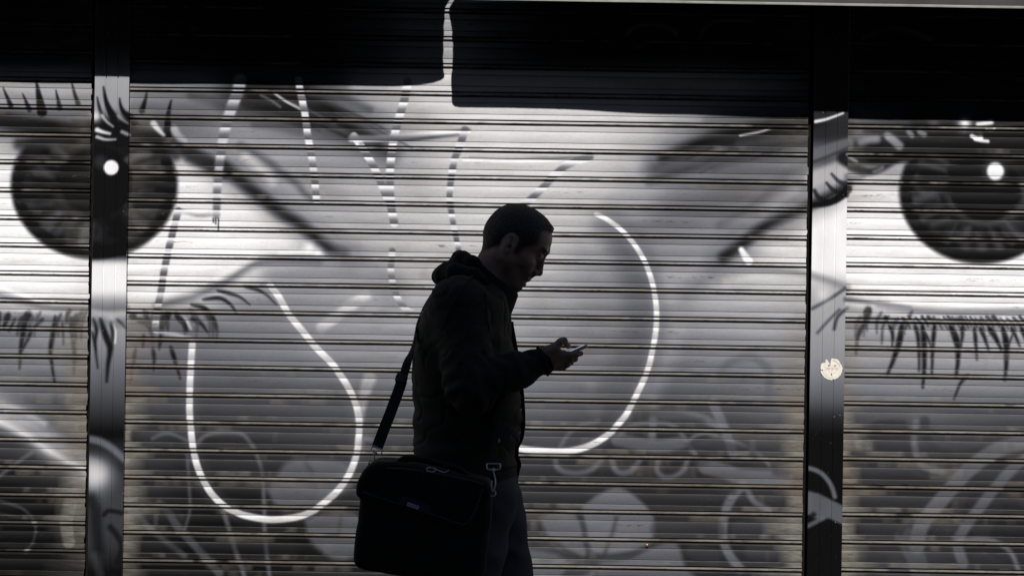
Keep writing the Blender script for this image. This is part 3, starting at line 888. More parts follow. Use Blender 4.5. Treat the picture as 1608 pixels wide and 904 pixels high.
    T([(566, 226), (620, 223), (680, 216), (720, 212)], 5, 1, 3, 120, .6)
    T([(730, 204), (722, 230), (714, 250), (708, 283), (706, 310), (710, 341), (716, 372), (721, 396)], 14, 1, 1.8, 215, .95, 9)
    T([(730, 252), (760, 254), (830, 252), (890, 248), (927, 246)], 9, 1, 3, 228, .85, 6)
    T([(738, 247), (800, 250), (860, 247)], 3, 0, 2, 130, .6)
    T([(927, 246), (908, 252), (888, 261), (870, 276), (857, 290), (839, 308), (822, 322), (800, 340)], 13, 1, 2, 215, .9)
    T([(936, 336), (952, 344), (972, 358), (990, 376), (1003, 394), (1013, 412), (1022, 436), (1028, 462), (1031, 492), (1029, 525), (1021, 566), (1014, 588), (1006, 606), (986, 646), (972, 664), (956, 681), (926, 699), (890, 708), (845, 707), (814, 703), (790, 694)], 7, .25, 1.5, 212, .97, 11)


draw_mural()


def paint_at(x, z):
    px, py = wall_px(x, z)
    fx = np.clip(px + OX, 0, CW - 1.01)
    fy = np.clip(py + OY, 0, CHH - 1.01)
    x0, y0 = fx.astype(np.int32), fy.astype(np.int32)
    a, c = (fx - x0).astype(np.float32), (fy - y0).astype(np.float32)

    def s(arr):
        return (arr[y0, x0] * (1 - a) + arr[y0, x0 + 1] * a) * (1 - c) + (arr[y0 + 1, x0] * (1 - a) + arr[y0 + 1, x0 + 1] * a) * c
    return s(G), s(CH)


PAINT_GAIN = 0.93


def paint_rgb(g):
    v = np.clip(lin(g) * PAINT_GAIN - .009 * np.clip((150 - g) / 100, 0, 1), .003, .82)
    c = np.clip((175 - g) / 70, 0, 1)          # the darker greys are mixed from a bluish black
    return np.stack([v * (1.0 - .07 * c), v * (1.0 - .03 * c), v * (1.03 + .10 * c), np.ones_like(v)], -1)


# ------------------------------------------------------------------ street
def sheet(name, lo, hi, mat):
    o = MB().box(lo, hi).build(name, mat)
    o['kind'] = 'structure'
    return o


sheet('ground', (-400, -400, -.60), (400, 400, -.20), M['earth'])
sheet('road', (-60, -6.55, -.196), (60, -3.45, -.12), M['asphalt'])
sheet('pavement', (-60, -3.30, -.196), (60, .02, 0), M['paving'])
sheet('pavement', (-60, -10.0, -.196), (60, -6.70, 0), M['paving'])
sheet('kerb', (-60, -3.446, -.196), (60, -3.304, .004), M['kerb'])
sheet('kerb', (-60, -6.696, -.196), (60, -6.554, .004), M['kerb'])

# the building on the near side of the street: its shade covers the street and the man
FY = -9.2
FH = 0.30 - FY * SUN.z / -SUN.y
bld = empty('street_building', (0, FY - 4, 0), 'long rendered street building whose shade falls across the street', 'building')
mb = MB()
wins, doors = [], []
xs = np.arange(-28, 28.1, 2.8)
for i, x in enumerate(xs):
    wins.append((x, 4.3, 1.1, 1.7))
    if i % 2:
        wins.append((x, 1.0, 1.5, 1.6))
    else:
        doors.append((x, 0.0, 1.2, 2.5))
cuts = [(x - w / 2, z, x + w / 2, z + h) for x, z, w, h in wins + doors]
gx = sorted({-30.0, 30.0} | {c[0] for c in cuts} | {c[2] for c in cuts})
gz = sorted({0.0, FH} | {c[1] for c in cuts} | {c[3] for c in cuts})
V, F = [], []
for i in range(len(gx) - 1):
    for j in range(len(gz) - 1):
        cx, cz = (gx[i] + gx[i + 1]) / 2, (gz[j] + gz[j + 1]) / 2
        if any(a < cx < c and b_ < cz < d for a, b_, c, d in cuts):
            continue
        n = len(V)
        V += [(gx[i], FY, gz[j]), (gx[i + 1], FY, gz[j]), (gx[i + 1], FY, gz[j + 1]), (gx[i], FY, gz[j + 1])]
        F.append((n + 3, n + 2, n + 1, n))
mb.add(V, F)
for a, b_, c, d in cuts:
    n = len(mb.V)
    q = [(a, b_), (c, b_), (c, d), (a, d)]
    mb.add([(x, FY, z) for x, z in q] + [(x, FY - .2, z) for x, z in q], [(k, (k + 1) % 4, 4 + (k + 1) % 4, 4 + k) for k in range(4)])
mb.add([(-30, FY - 8, 0), (30, FY - 8, 0), (30, FY - 8, FH), (-30, FY - 8, FH), (-30, FY, 0), (30, FY, 0), (30, FY, FH), (-30, FY, FH)],
       [(0, 1, 2, 3), (0, 3, 7, 4), (1, 5, 6, 2), (3, 2, 6, 7)])
mb.build('wall', M['facade'], bld)
MB().box((-30, FY + .001, FH - .42), (30, FY + .10, FH - .2), .02).build('cornice', M['stone'], bld)
wf = None
for lst, nm in ((wins, 'window'), (doors, 'door')):
    for x, z, w, h in lst:
        fr = MB()
        t = .07
        y0, y1 = FY - .17, FY - .10
        fr.box((x - w / 2, y0, z), (x - w / 2 + t, y1, z + h)).box((x + w / 2 - t, y0, z), (x + w / 2, y1, z + h))
        fr.box((x - w / 2 + t, y0, z), (x + w / 2 - t, y1, z + t)).box((x - w / 2 + t, y0, z + h - t), (x + w / 2 - t, y1, z + h))
        fr.box((x - .03, y0, z + t), (x + .03, y1, z + h - t))
        f = fr.build(nm, M['frame'], bld)
        MB().box((x - w / 2 + t, FY - .15, z + t), (x - .03, FY - .14, z + h - t)).box((x + .03, FY - .15, z + t), (x + w / 2 - t, FY - .14, z + h - t)).build('pane', M['glass'], f)

# ------------------------------------------------------------------ the shop front
LP0, LP1 = P(145.5, 515).x, P(199.5, 515).x
RP0, RP1 = P(1270.8, 540).x, P(1324.8, 540).x
ZTOP = 3.04
PITCH = 43.45 / 420.0
# one slat from its top lip downward: (mm down, mm proud, dirt, bead, crest)
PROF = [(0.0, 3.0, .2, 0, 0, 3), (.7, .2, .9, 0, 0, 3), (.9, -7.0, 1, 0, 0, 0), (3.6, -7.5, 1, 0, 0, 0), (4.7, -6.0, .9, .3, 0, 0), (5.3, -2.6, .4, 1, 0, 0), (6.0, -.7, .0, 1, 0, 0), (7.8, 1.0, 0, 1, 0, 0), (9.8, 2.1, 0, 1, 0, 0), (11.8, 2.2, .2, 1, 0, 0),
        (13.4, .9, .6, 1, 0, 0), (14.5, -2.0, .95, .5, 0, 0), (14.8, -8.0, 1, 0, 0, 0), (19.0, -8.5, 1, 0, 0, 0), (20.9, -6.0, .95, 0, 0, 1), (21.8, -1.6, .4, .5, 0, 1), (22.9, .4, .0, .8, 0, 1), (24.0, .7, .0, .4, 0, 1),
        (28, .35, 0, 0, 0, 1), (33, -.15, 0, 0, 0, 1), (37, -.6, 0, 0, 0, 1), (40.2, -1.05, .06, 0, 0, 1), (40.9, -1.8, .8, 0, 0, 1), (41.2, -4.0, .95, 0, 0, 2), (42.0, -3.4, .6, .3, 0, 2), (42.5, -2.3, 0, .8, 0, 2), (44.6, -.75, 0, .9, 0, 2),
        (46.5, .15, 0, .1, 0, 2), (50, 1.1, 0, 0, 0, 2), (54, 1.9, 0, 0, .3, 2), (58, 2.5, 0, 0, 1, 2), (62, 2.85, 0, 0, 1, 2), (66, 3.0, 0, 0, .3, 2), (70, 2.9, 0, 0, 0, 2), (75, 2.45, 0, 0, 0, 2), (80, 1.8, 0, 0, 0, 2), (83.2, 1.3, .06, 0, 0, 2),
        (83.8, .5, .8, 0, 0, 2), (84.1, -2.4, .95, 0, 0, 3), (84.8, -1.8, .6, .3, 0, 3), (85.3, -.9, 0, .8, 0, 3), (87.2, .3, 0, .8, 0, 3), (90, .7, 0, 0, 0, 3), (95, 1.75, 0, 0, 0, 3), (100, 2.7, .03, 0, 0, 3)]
PROF = np.array(PROF, np.float32)
PROF[:, 0] *= PITCH * 1000 / 103.45


def wave(u, seed, n=5, lo=.4, hi=3.0):
    r_ = np.random.default_rng(seed)
    out = np.zeros_like(u)
    for _ in range(n):
        f = r_.uniform(lo, hi)
        out = out + np.sin(u * f * 2 * np.pi + r_.uniform(0, 6.28)) / n
    return out


def curtain(name, x0, x1, zref, parent, seed, vis):
    r_ = np.random.default_rng(seed)
    a, b_ = max(x0, vis[0]), min(x1, vis[1])
    cols = np.concatenate([np.arange(x0, a, .03), np.arange(a, b_, .0036), np.arange(b_, x1, .03), [x1]])
    cols = np.unique(np.round(cols, 5))
    k0 = int(math.ceil((ZTOP - zref) / PITCH))
    tops = [zref + k * PITCH for k in range(k0, -60, -1) if zref + k * PITCH > .09]
    Z, D, AUX = [], [], []
    nc = len(cols)
    for zt in tops:
        tilt = r_.normal(0, .009)
        off = r_.normal(0, .00025)
        dz = r_.normal(0, .0006)
        sd = int(r_.integers(1e9))
        bow = .0007 * wave(cols, sd) + .0003 * wave(cols, sd + 1, 5, 3, 9)
        rip = .010 * wave(cols, sd + 2, 4, .3, 1.6)
        sag = .0009 * wave(cols, sd + 3, 4, .2, .8)
        # streaks where the coat is rubbed off, each fold of the slat on its own
        fac = []
        for f_, thr in enumerate((-.16, .30, .52, .34)):
            nz = .6 * wave(cols, sd + 10 + f_, 6, .25, 2.2) + .4 * wave(cols, sd + 20 + f_, 7, 2.0, 12.0) + .10 * wave(cols, sd + 30 + f_, 8, 10, 30)
            zc = zt - (.010, .030, .063, .093)[f_]
            e_ = np.minimum(cols - x0, x1 - cols) - .022
            ends = np.clip(1.15 - e_ / (.075 + .05 * wave(cols, sd + 40 + f_, 5, 1, 6) + r_.uniform(-.02, .05)), 0, 1)
            lowz = np.clip((1.52 - zc) / .35, 0, 1)
            b0 = np.clip((nz - thr + .22 * lowz) / .22, 0, 1) * (.85 if f_ == 0 else .36)
            fac.append(np.clip(b0 + ends * (.25 + .65 * lowz), 0, 1))
        drip = np.clip((wave(cols, sd + 50, 6, 2, 14) + .6 * wave(cols, sd + 51, 6, 14, 50)) * 1.6 + .1, 0, 1)
        for t, d, di, be, cr, fi in PROF:
            tt = t / 1000
            Z.append(zt - tt + dz + sag)
            D.append(d / 1000 + off + (tt - .052) * (tilt + rip) + bow)
            f_ = int(fi)
            dirt_ = np.full(nc, di)
            if f_ == 0 and 9 < t < 14:
                dirt_ = np.clip(di * .35 + .75 * drip * (t - 8.5) / 4.5, 0, 1)
            bare = np.clip(fac[f_] * (1.0 if f_ else be) + (be * .35 if f_ else be * .12), 0, 1)
            AUX.append(np.stack([dirt_, bare, np.full(nc, cr)], -1))
    Z = np.array(Z)
    keep = Z[:, 0] > .085
    Z, D, AUX = Z[keep], np.array(D)[keep], np.array(AUX, np.float32)[keep].reshape(-1, nc, 3)
    nr = len(Z)
    X = np.broadcast_to(cols[None], Z.shape)
    X = X.copy()
    X[:, -1] += np.repeat(r_.normal(0, .0012, nr // 8 + 1), 8)[:nr] - .0035 * (AUX[:, -1, 0] > .8)
    V = np.stack([X, -D, Z], -1).reshape(-1, 3)
    i = np.arange(nr - 1)[:, None] * nc + np.arange(nc - 1)[None]
    Fq = np.stack([i, i + nc, i + nc + 1, i + 1], -1).reshape(-1, 4)
    o = mesh_from(name, V, Fq, M['shutter'], parent, True, 28)
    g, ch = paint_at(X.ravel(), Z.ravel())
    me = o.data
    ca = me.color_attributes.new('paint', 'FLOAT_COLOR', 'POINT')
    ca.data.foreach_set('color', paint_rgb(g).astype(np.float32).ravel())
    ax = me.color_attributes.new('aux', 'FLOAT_COLOR', 'POINT')
    A_ = AUX.reshape(-1, 3)
    A_[:, 1] *= np.clip((g - 8) / 34, .12, 1)
    aux = np.stack([np.clip(ch * 1.03, 0, 1) * (1 - A_[:, 1] * .2), A_[:, 1], A_[:, 0], A_[:, 2]], -1)
    ax.data.foreach_set('color', aux.astype(np.float32).ravel())
    return o


VIS = (-2.05, 2.05)
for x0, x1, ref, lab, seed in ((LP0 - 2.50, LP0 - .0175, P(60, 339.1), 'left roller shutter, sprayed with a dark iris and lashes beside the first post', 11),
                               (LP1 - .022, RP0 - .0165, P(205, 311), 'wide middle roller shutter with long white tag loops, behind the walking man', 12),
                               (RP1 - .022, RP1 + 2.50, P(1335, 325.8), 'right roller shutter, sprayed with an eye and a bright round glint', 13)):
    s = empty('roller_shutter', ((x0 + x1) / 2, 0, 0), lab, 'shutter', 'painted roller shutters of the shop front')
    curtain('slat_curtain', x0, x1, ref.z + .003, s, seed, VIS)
    MB().box((x0 + .03, -.018, .003), (x1 - .03, .018, .082), .004).build('bottom_bar', M['steel'], s)
    if seed == 12:
        c = P(1016, 855.5, -.004)
        MB().tube([(c.x, .0, c.z), (c.x, -.004, c.z), (c.x, -.0075, c.z), (c.x, -.0085, c.z)], [.006, .006, .0055, .002], 12).build('lock_cylinder', M['brass'], s)


def post(x0, x1, lab):
    w = x1 - x0
    g1, g2 = x0 + w * .335, x0 + w * .675
    cols = [(x0, .012), (x0, .001), (x0 + .0012, 0)]
    for gx_ in (g1, g2):
        a = cols[-1][0]
        for k in range(1, 12):
            cols.append((a + (gx_ - .0021 - a) * k / 11, 0))
        cols += [(gx_ - .0017, .0045), (gx_ + .0014, .0045), (gx_ + .0021, 0)]
    a = cols[-1][0]
    for k in range(1, 12):
        cols.append((a + (x1 - .0012 - a) * k / 11, 0))
    cols += [(x1, .001), (x1, .012)]
    cols = np.array(cols)
    zz = np.concatenate([[0.0], np.arange(.36, 2.66, .004), [ZTOP]])
    X = np.broadcast_to(cols[None, :, 0], (len(zz), len(cols)))
    Y = -.031 + np.broadcast_to(cols[None, :, 1], X.shape) + .0004 * wave(zz, 5, 4, .5, 3)[:, None]
    Z = np.broadcast_to(zz[:, None], X.shape)
    nc, nr = len(cols), len(zz)
    i = np.arange(nr - 1)[:, None] * nc + np.arange(nc - 1)[None]
    Fq = np.stack([i, i + 1, i + nc + 1, i + nc], -1).reshape(-1, 4)
    V = np.stack([X, Y, Z], -1).reshape(-1, 3)
    n = len(V)
    # back of the cover plate and the web that holds it
    ex = [(x0, -.013), (x1, -.013)]
    o = mesh_from('guide_post', np.concatenate([V, [[x0, -.019, 0], [x1, -.019, 0], [x1, -.019, ZTOP], [x0, -.019, ZTOP]]]),
                  np.concatenate([Fq, [[n, n + 3, n + 2, n + 1]]]), M['post'], None, True, 28)
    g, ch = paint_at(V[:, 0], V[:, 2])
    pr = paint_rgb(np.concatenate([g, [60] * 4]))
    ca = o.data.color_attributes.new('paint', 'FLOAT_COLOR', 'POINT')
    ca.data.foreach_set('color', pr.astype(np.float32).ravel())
    tag(o, lab, 'post', 'steel posts between the roller shutters')
    MB().box((x0 - .05, .026, 0), (x1 + .02, .05, ZTOP)).box((x0 + .035, -.0187, 0), (x1 - .03, .0255, ZTOP)).build('guide_channel', M['gap_shade'], o)
    return o


post(LP0, LP1, 'flat steel post crossing the left eye, painted with its white glint')
post(RP0, RP1, 'flat steel post with a torn round sticker, between middle and right shutters')

# round sticker, torn, stuck across a groove of the right post
sc_ = P(1305.5, 579, -.0315)
st = empty('sticker', (sc_.x, sc_.y, sc_.z), 'torn round cream sticker on the right steel post', 'sticker')
rad = 17.0 / 421
ring = []
for k in range(72):
    a = 2 * math.pi * k / 72
    r_ = rad * (1 + .03 * math.sin(7 * a + 1) * (a < 3.6) + .015 * math.sin(19 * a))
    dd = abs((a - R(104) + math.pi) % (2 * math.pi) - math.pi)
    if dd < R(13):
        r_ *= .34 + .66 * (dd / R(13)) ** 1.3
    dd2 = abs((a - R(136) + math.pi) % (2 * math.pi) - math.pi)
    if dd2 < R(9):
        r_ *= .86
    ring.append((sc_.x + r_ * math.cos(a), sc_.z + r_ * math.sin(a)))
V = [(sc_.x, sc_.y - .0008, sc_.z)] + [(x, sc_.y - .0008, z) for x, z in ring] + [(x, sc_.y + .0002, z) for x, z in ring]
F = [(0, 1 + (k + 1) % 72, 1 + k) for k in range(72)] + [(1 + k, 1 + (k + 1) % 72, 73 + (k + 1) % 72, 73 + k) for k in range(72)]
mesh_from('paper', V, F, M['sticker'], st, False)
mk = MB()
def dash(mk, x, z, w, h, ang=0.0):
    c_, s_ = math.cos(ang), math.sin(ang)
    q = [(-w, -h), (w, -h), (w, h), (-w, h)]
    mk.add([(sc_.x + (x + a * c_ - b_ * s_) * rad, sc_.y - .0012, sc_.z + (z + a * s_ + b_ * c_) * rad) for a, b_ in q], [(0, 1, 2, 3)])
for k in range(9):                                  # a faded, no longer legible line of print across the middle
    x = -.52 + k * .135
    dash(mk, x - .03, .03, .014, .13, .1 * (k % 3 - 1))
    dash(mk, x + .02, .03 + .1 * (k % 2), .04, .016)
    if k % 3:
        dash(mk, x + .05, .0, .014, .1)
for k in range(14):
    a = R(15 + k * 5)
    dash(mk, .80 * math.cos(a), .80 * math.sin(a), .02, .05, a)
mk.build('print', M['inkred'], st)
for args in ((-.22, .32, .09, .07, .3), (.33, .30, .05, .09, -.2), (-.85, -.12, .08, .05), (.02, -.5, .05, .1, .1), (.2, -.93, .06, .02, .2)):
    mk = MB()
    dash(mk, *args)
    mk.build('dark_mark', M['inkdark'], st)
mk = MB()
for k in range(12):
    a = R(190 + k * 8)
    dash(mk, .82 * math.cos(a), .82 * math.sin(a), .012, .035, a)
mk.build('rim_print', M['inkdark'], st)

# masonry round the shutters
X0, X1 = LP0 - 2.50, RP1 + 2.50
wl = MB()
wl.box((-14, -.05, 0), (X0, .30, ZTOP))
wl.box((X1, -.05, 0), (14, .30, ZTOP))
wl.box((-14, -.05, ZTOP + .0), (14, .30, 6.8))
o = wl.build('shop_wall', M['wall'])
tag(o, 'weathered plaster wall around and above the painted shutters', 'wall')

# ------------------------------------------------------------------ awnings
sxy, szy = SUN.x / -SUN.y, SUN.z / -SUN.y


def drop(px, py, p):
    """edge of a hanging cloth at distance p in front of the wall, whose shadow touches the wall at this place"""
    q = P(px, py, 0)
    return (q.x + sxy * p, q.z + szy * p)


def solve_p(px, py, hem):
    p = .43
    for _ in range(30):
        x, z = drop(px, py, p)
        u, dy = x * FPX / (8 - p), 0
        ex = 804 + u
        a, b_ = ex - 804.0, 452.0 - hem(ex)
        want = 1.5 + (a * sR + b_ * cR) * (8 - p) / FPX
        p += (want - z) / (szy + (z - 1.5) / (8 - p))
    return min(max(p, .35), .55)


def awning(side, p0, bottom, edge, xfar, lab, hem=None):
    """bottom: the hem from the inner corner outwards, edge: the inner side from the corner upwards (as their shadows lie)"""
    pb_ = [solve_p(x, y, hem) if hem else p0 for x, y in bottom]
    p = pb_[0]
    bt = [drop(x, y, q) for (x, y), q in zip(bottom, pb_)]
    ed = [drop(x, y, p) for x, y in edge]
    root = empty('awning', ((bt[0][0] + xfar) / 2, -p, ZTOP + .6), lab, 'awning', 'dark awnings over the shop front')
    zt = 3.22
    N = 220
    xs_ = np.linspace(0, 1, N) ** 1.4
    bx = np.array([b_[0] for b_ in bt])
    bz = np.array([b_[1] for b_ in bt])
    order = np.argsort(bx)
    bp = np.array(pb_)
    ez = np.array([e[1] for e in ed] + [zt])
    exx = np.array([e[0] for e in ed] + [ed[-1][0]])
    oz = np.argsort(ez)
    rows = 60
    V = []
    for j in range(rows + 1):
        v = j / rows
        for i in range(N):
            # hem point and its height
            u = xs_[i]
            xb = bt[0][0] + (xfar - bt[0][0]) * u
            zb = np.interp(xb, bx[order], bz[order])
            z = zb + (zt - zb) * v
            xe = np.interp(z, ez[oz], exx[oz])
            x = xe + (xfar - xe) * u
            y = -np.interp(xb, bx[order], bp[order]) + .0016 * math.sin(x * 14 + z * 4) * (1 - v)
            V.append((x, y, z))
    V = np.array(V)
    n = len(V)
    i = np.arange(rows)[:, None] * N + np.arange(N - 1)[None]
    Fq = np.stack([i, i + 1, i + N + 1, i + N], -1).reshape(-1, 4)
    if side < 0:
        Fq = Fq[:, ::-1]
    o = mesh_from('valance', V, Fq, M['canvas'], root, True)
    sm = o.modifiers.new('thick', 'SOLIDIFY')
    sm.thickness = .003
    sm.offset = 0
    # hem tape along the bottom
    hm = MB()
    pts = [Vector((V[k][0], V[k][1] - .0032, V[k][2] + .0045)) for k in range(N)]
    hm.ribbon(pts, [Vector((0, -1, 0))] * N, .0085, .0012)
    hm.build('hem', M['hem'], root)
    # sloping top up to the wall
    Vt, top = [], V[-N:]
    for j in range(9):
        v = j / 8
        for k in range(N):
            q = top[k]
            Vt.append((q[0], q[1] * (1 - v) - .052 * v, q[2] + .003 + .42 * v - .03 * math.sin(math.pi * v)))
    i = np.arange(8)[:, None] * N + np.arange(N - 1)[None]
    Ft = np.stack([i, i + 1, i + N + 1, i + N], -1).reshape(-1, 4)
    if side < 0:
        Ft = Ft[:, ::-1]
    o = mesh_from('canopy', np.array(Vt), Ft, M['canvas'], root, True)
    sm = o.modifiers.new('thick', 'SOLIDIFY')
    sm.thickness = .003
    sm.offset = 0
    xin = bt[0][0] - side * -.10
    for x in (xin, (xin + xfar) / 2, xfar - side * .12):
        MB().tube([(x, -p + .02, 3.19), (x, -.056, 3.10)], .012, 8).build('arm', M['dark_steel'], root)
    MB().tube([(xin - side * .06, -p + .02, 3.205), (xfar - side * .02, -p + .02, 3.205)], .011, 8).build('front_bar', M['dark_steel'], root)
    return root


awning(-1, .45, [(697, 122), (692, 127), (680, 130.5), (660, 133), (620, 135), (540, 134.6), (420, 133.6), (300, 132), (200, 131.5), (140, 131), (0, 128.5), (-150, 126), (-900, 115)],
       [(697, 122), (698.5, 119), (695.8, 112), (696.5, 104), (695.5, 92), (696.8, 80), (696, 68), (697.5, 54), (696.5, 44), (698.5, 32), (698, 25), (699.5, 12), (703, 6), (707, 0), (711, -8), (713, -30), (714, -120)], P(-960, 100).x,
       'awning over the left shutters, its ragged side lit beside the gap')
awning(1, .43, [(711, 164), (714, 168), (722, 169.6), (760, 170), (800, 169.4), (850, 170.5), (900, 173), (960, 176.5), (1040, 179.5), (1120, 182), (1270, 185.5), (1400, 188), (1608, 191), (1800, 195), (2700, 210)],
       [(711, 164), (709.5, 158), (710, 148), (709, 138), (708.6, 128), (709, 118), (711, 108), (710.5, 98), (711.5, 90), (711, 80), (711.8, 70), (710, 60), (710.5, 50), (708.5, 40), (707, 30), (705, 20), (706.5, 12), (711, 5), (714.5, 0), (718, -8), (720, -30), (721, -120)], P(2520, 100).x,
       'awning over the right shutters, its hem hanging into the picture', lambda x: .0157 * (x - 715))

# ------------------------------------------------------------------ the walking man: shapes grown from distance fields
class Field:
    def __init__(self, lo, hi, h):
        self.lo = np.array(lo, np.float32)
        self.h = h
        self.n = np.ceil((np.array(hi) - self.lo) / h).astype(int) + 1
        self.d = np.full(self.n, 1.0, np.float32)

    def sub(self, lo, hi):
        a = np.maximum(np.floor((np.array(lo) - self.lo) / self.h).astype(int), 0)
        b = np.minimum(np.ceil((np.array(hi) - self.lo) / self.h).astype(int) + 1, self.n)
        if (b <= a).any():
            return None
        g = [self.lo[i] + np.arange(a[i], b[i], dtype=np.float32) * self.h for i in range(3)]
        return (slice(a[0], b[0]), slice(a[1], b[1]), slice(a[2], b[2])), g[0][:, None, None], g[1][None, :, None], g[2][None, None, :]

    def put(self, lo, hi, fn, k=.01, mode='add'):
        m = 2.5 * k + 3 * self.h
        r = self.sub(np.array(lo) - m, np.array(hi) + m)
        if r is None:
            return self
        s, x, y, z = r
        e = fn(x, y, z)
        d = self.d[s]
        if mode == 'add':
            hh = np.clip(.5 + .5 * (d - e) / k, 0, 1)
            self.d[s] = d + (e - d) * hh - k * hh * (1 - hh)
        else:
            hh = np.clip(.5 - .5 * (d + e) / k, 0, 1)
            self.d[s] = d + (-e - d) * hh + k * hh * (1 - hh)
        return self

    def cone(self, a, b, ra, rb, k=.01, mode='add'):
        a, b = np.array(a, float), np.array(b, float)
        ba = b - a
        l2 = float(ba @ ba) + 1e-12
        R_ = max(ra, rb)

        def fn(x, y, z):
            t = np.clip(((x - a[0]) * ba[0] + (y - a[1]) * ba[1] + (z - a[2]) * ba[2]) / l2, 0, 1)
            q = np.sqrt((x - a[0] - t * ba[0]) ** 2 + (y - a[1] - t * ba[1]) ** 2 + (z - a[2] - t * ba[2]) ** 2)
            return q - (ra + (rb - ra) * t)
        return self.put(np.minimum(a, b) - R_, np.maximum(a, b) + R_, fn, k, mode)

    def chain(self, pts, rad, k=.01):
        for i in range(len(pts) - 1):
            self.cone(pts[i], pts[i + 1], rad[i], rad[i + 1], k)
        return self

    def ell(self, c, ax, r, k=.01, mode='add'):
        """ellipsoid with centre c, axes (three unit vectors) and radii r"""
        c = np.array(c, float)
        A = np.array(ax, float)
        R_ = max(r)

        def fn(x, y, z):
            p = [((x - c[0]) * A[i][0] + (y - c[1]) * A[i][1] + (z - c[2]) * A[i][2]) for i in range(3)]
            k0 = np.sqrt(sum((p[i] / r[i]) ** 2 for i in range(3)))
            k1 = np.sqrt(sum((p[i] / r[i] ** 2) ** 2 for i in range(3))) + 1e-9
            return k0 * (k0 - 1) / k1
        return self.put(c - R_, c + R_, fn, k, mode)

    def loft(self, rows, e=2.3, k=.01):
        """rows (z, xback, xfront, ycentre, halfwidth)"""
        rows = sorted(rows)
        zz = np.array([r[0] for r in rows])
        c = [np.array([r[i] for r in rows]) for i in range(1, 5)]

        def fn(x, y, z):
            zc = np.clip(z, zz[0], zz[-1])
            xb, xf, yc, hw = [np.interp(zc.ravel(), zz, q).reshape(zc.shape).astype(np.float32) for q in c]
            rx, xc = (xf - xb) / 2, (xf + xb) / 2
            q = (np.abs((x - xc) / rx) ** e + np.abs((y - yc) / hw) ** e) ** (1 / e)
            dd = (q - 1) * np.minimum(rx, hw)
            dz = np.maximum(zz[0] - z, z - zz[-1])
            return np.maximum(dd, dz).astype(np.float32)
        lo = (c[0].min(), (c[2] - c[3]).min(), zz[0])
        hi = (c[1].max(), (c[2] + c[3]).max(), zz[-1])
        return self.put(lo, hi, fn, k)

    def sample(self, p):
        q = (np.asarray(p) - self.lo) / self.h
        i = np.clip(q.astype(int), 0, self.n - 2)
        f = np.clip(q - i, 0, 1)
        out = 0
        for dx in (0, 1):
            for dy in (0, 1):
                for dz in (0, 1):
                    w = (f[0] if dx else 1 - f[0]) * (f[1] if dy else 1 - f[1]) * (f[2] if dz else 1 - f[2])
                    out += w * self.d[i[0] + dx, i[1] + dy, i[2] + dz]
        return float(out)

    def grad(self, p, e=.006):
        p = np.array(p, float)
        g = np.array([self.sample(p + e * np.eye(3)[i]) - self.sample(p - e * np.eye(3)[i]) for i in range(3)])
        return g / (np.linalg.norm(g) + 1e-9)

    def mesh(self):
        """surface nets"""
        d = self.d
        n = self.n
        neg = d < 0
        cnt = np.zeros(n - 1, np.int8)
        for dx in (0, 1):
            for dy in (0, 1):
                for dz in (0, 1):
                    cnt += neg[dx:n[0] - 1 + dx, dy:n[1] - 1 + dy, dz:n[2] - 1 + dz]
        act = (cnt > 0) & (cnt < 8)
        ci = np.argwhere(act)
        idx = np.full(act.shape, -1, np.int64)
        idx[tuple(ci.T)] = np.arange(len(ci))
        acc = np.zeros((len(ci), 3), np.float32)
        num = np.zeros(len(ci), np.float32)
        cor = [(0, 0, 0), (1, 0, 0), (0, 1, 0), (1, 1, 0), (0, 0, 1), (1, 0, 1), (0, 1, 1), (1, 1, 1)]
        val = [d[ci[:, 0] + c[0], ci[:, 1] + c[1], ci[:, 2] + c[2]] for c in cor]
        for a in range(8):
            for ax in range(3):
                if cor[a][ax] == 0:
                    b = cor.index(tuple(1 if i == ax else cor[a][i] for i in range(3)))
                    m = (val[a] < 0) != (val[b] < 0)
                    t = np.where(m, val[a] / (val[a] - val[b] + 1e-12), 0)
                    p = np.array(cor[a], np.float32)[None] + t[:, None] * np.eye(3, dtype=np.float32)[ax][None]
                    acc += p * m[:, None]
                    num += m
        V = self.lo + (ci + acc / num[:, None]) * self.h
        F = []
        for ax in range(3):
            u, w = (ax + 1) % 3, (ax + 2) % 3
            s0 = [slice(None)] * 3
            s1 = [slice(None)] * 3
            s0[ax], s1[ax] = slice(0, n[ax] - 1), slice(1, n[ax])
            x = neg[tuple(s0)] != neg[tuple(s1)]
            e = np.argwhere(x)
            ok = (e[:, u] > 0) & (e[:, w] > 0) & (e[:, u] < n[u] - 1) & (e[:, w] < n[w] - 1)
            e = e[ok]
            fl = neg[tuple(e.T)]
            def at(du, dw):
                q = e.copy()
                q[:, u] -= du
                q[:, w] -= dw
                return idx[tuple(q.T)]
            quad = np.stack([at(0, 0), at(1, 0), at(1, 1), at(0, 1)], -1)
            quad[~fl] = quad[~fl][:, ::-1]
            F.append(quad)
        return V.astype(np.float32), np.concatenate(F)[:, ::1]


def smooth_mesh(V, F, it=2, lam=.5):
    V = V.astype(np.float64)
    for _ in range(it):
        acc = np.zeros_like(V)
        num = np.zeros(len(V))
        for k in range(F.shape[1]):
            for kk in (F[:, (k + 1) % 4], F[:, (k - 1) % 4]):
                np.add.at(acc, F[:, k], V[kk])
                np.add.at(num, F[:, k], 1)
        V = V + lam * (acc / np.maximum(num, 1)[:, None] - V)
    return V.astype(np.float32)


def normals(V, F):
    n = np.cross(V[F[:, 2]] - V[F[:, 0]], V[F[:, 3]] - V[F[:, 1]])
    out = np.zeros_like(V)
    for k in range(4):
        np.add.at(out, F[:, k], n)
    return out / (np.linalg.norm(out, axis=1, keepdims=True) + 1e-12)


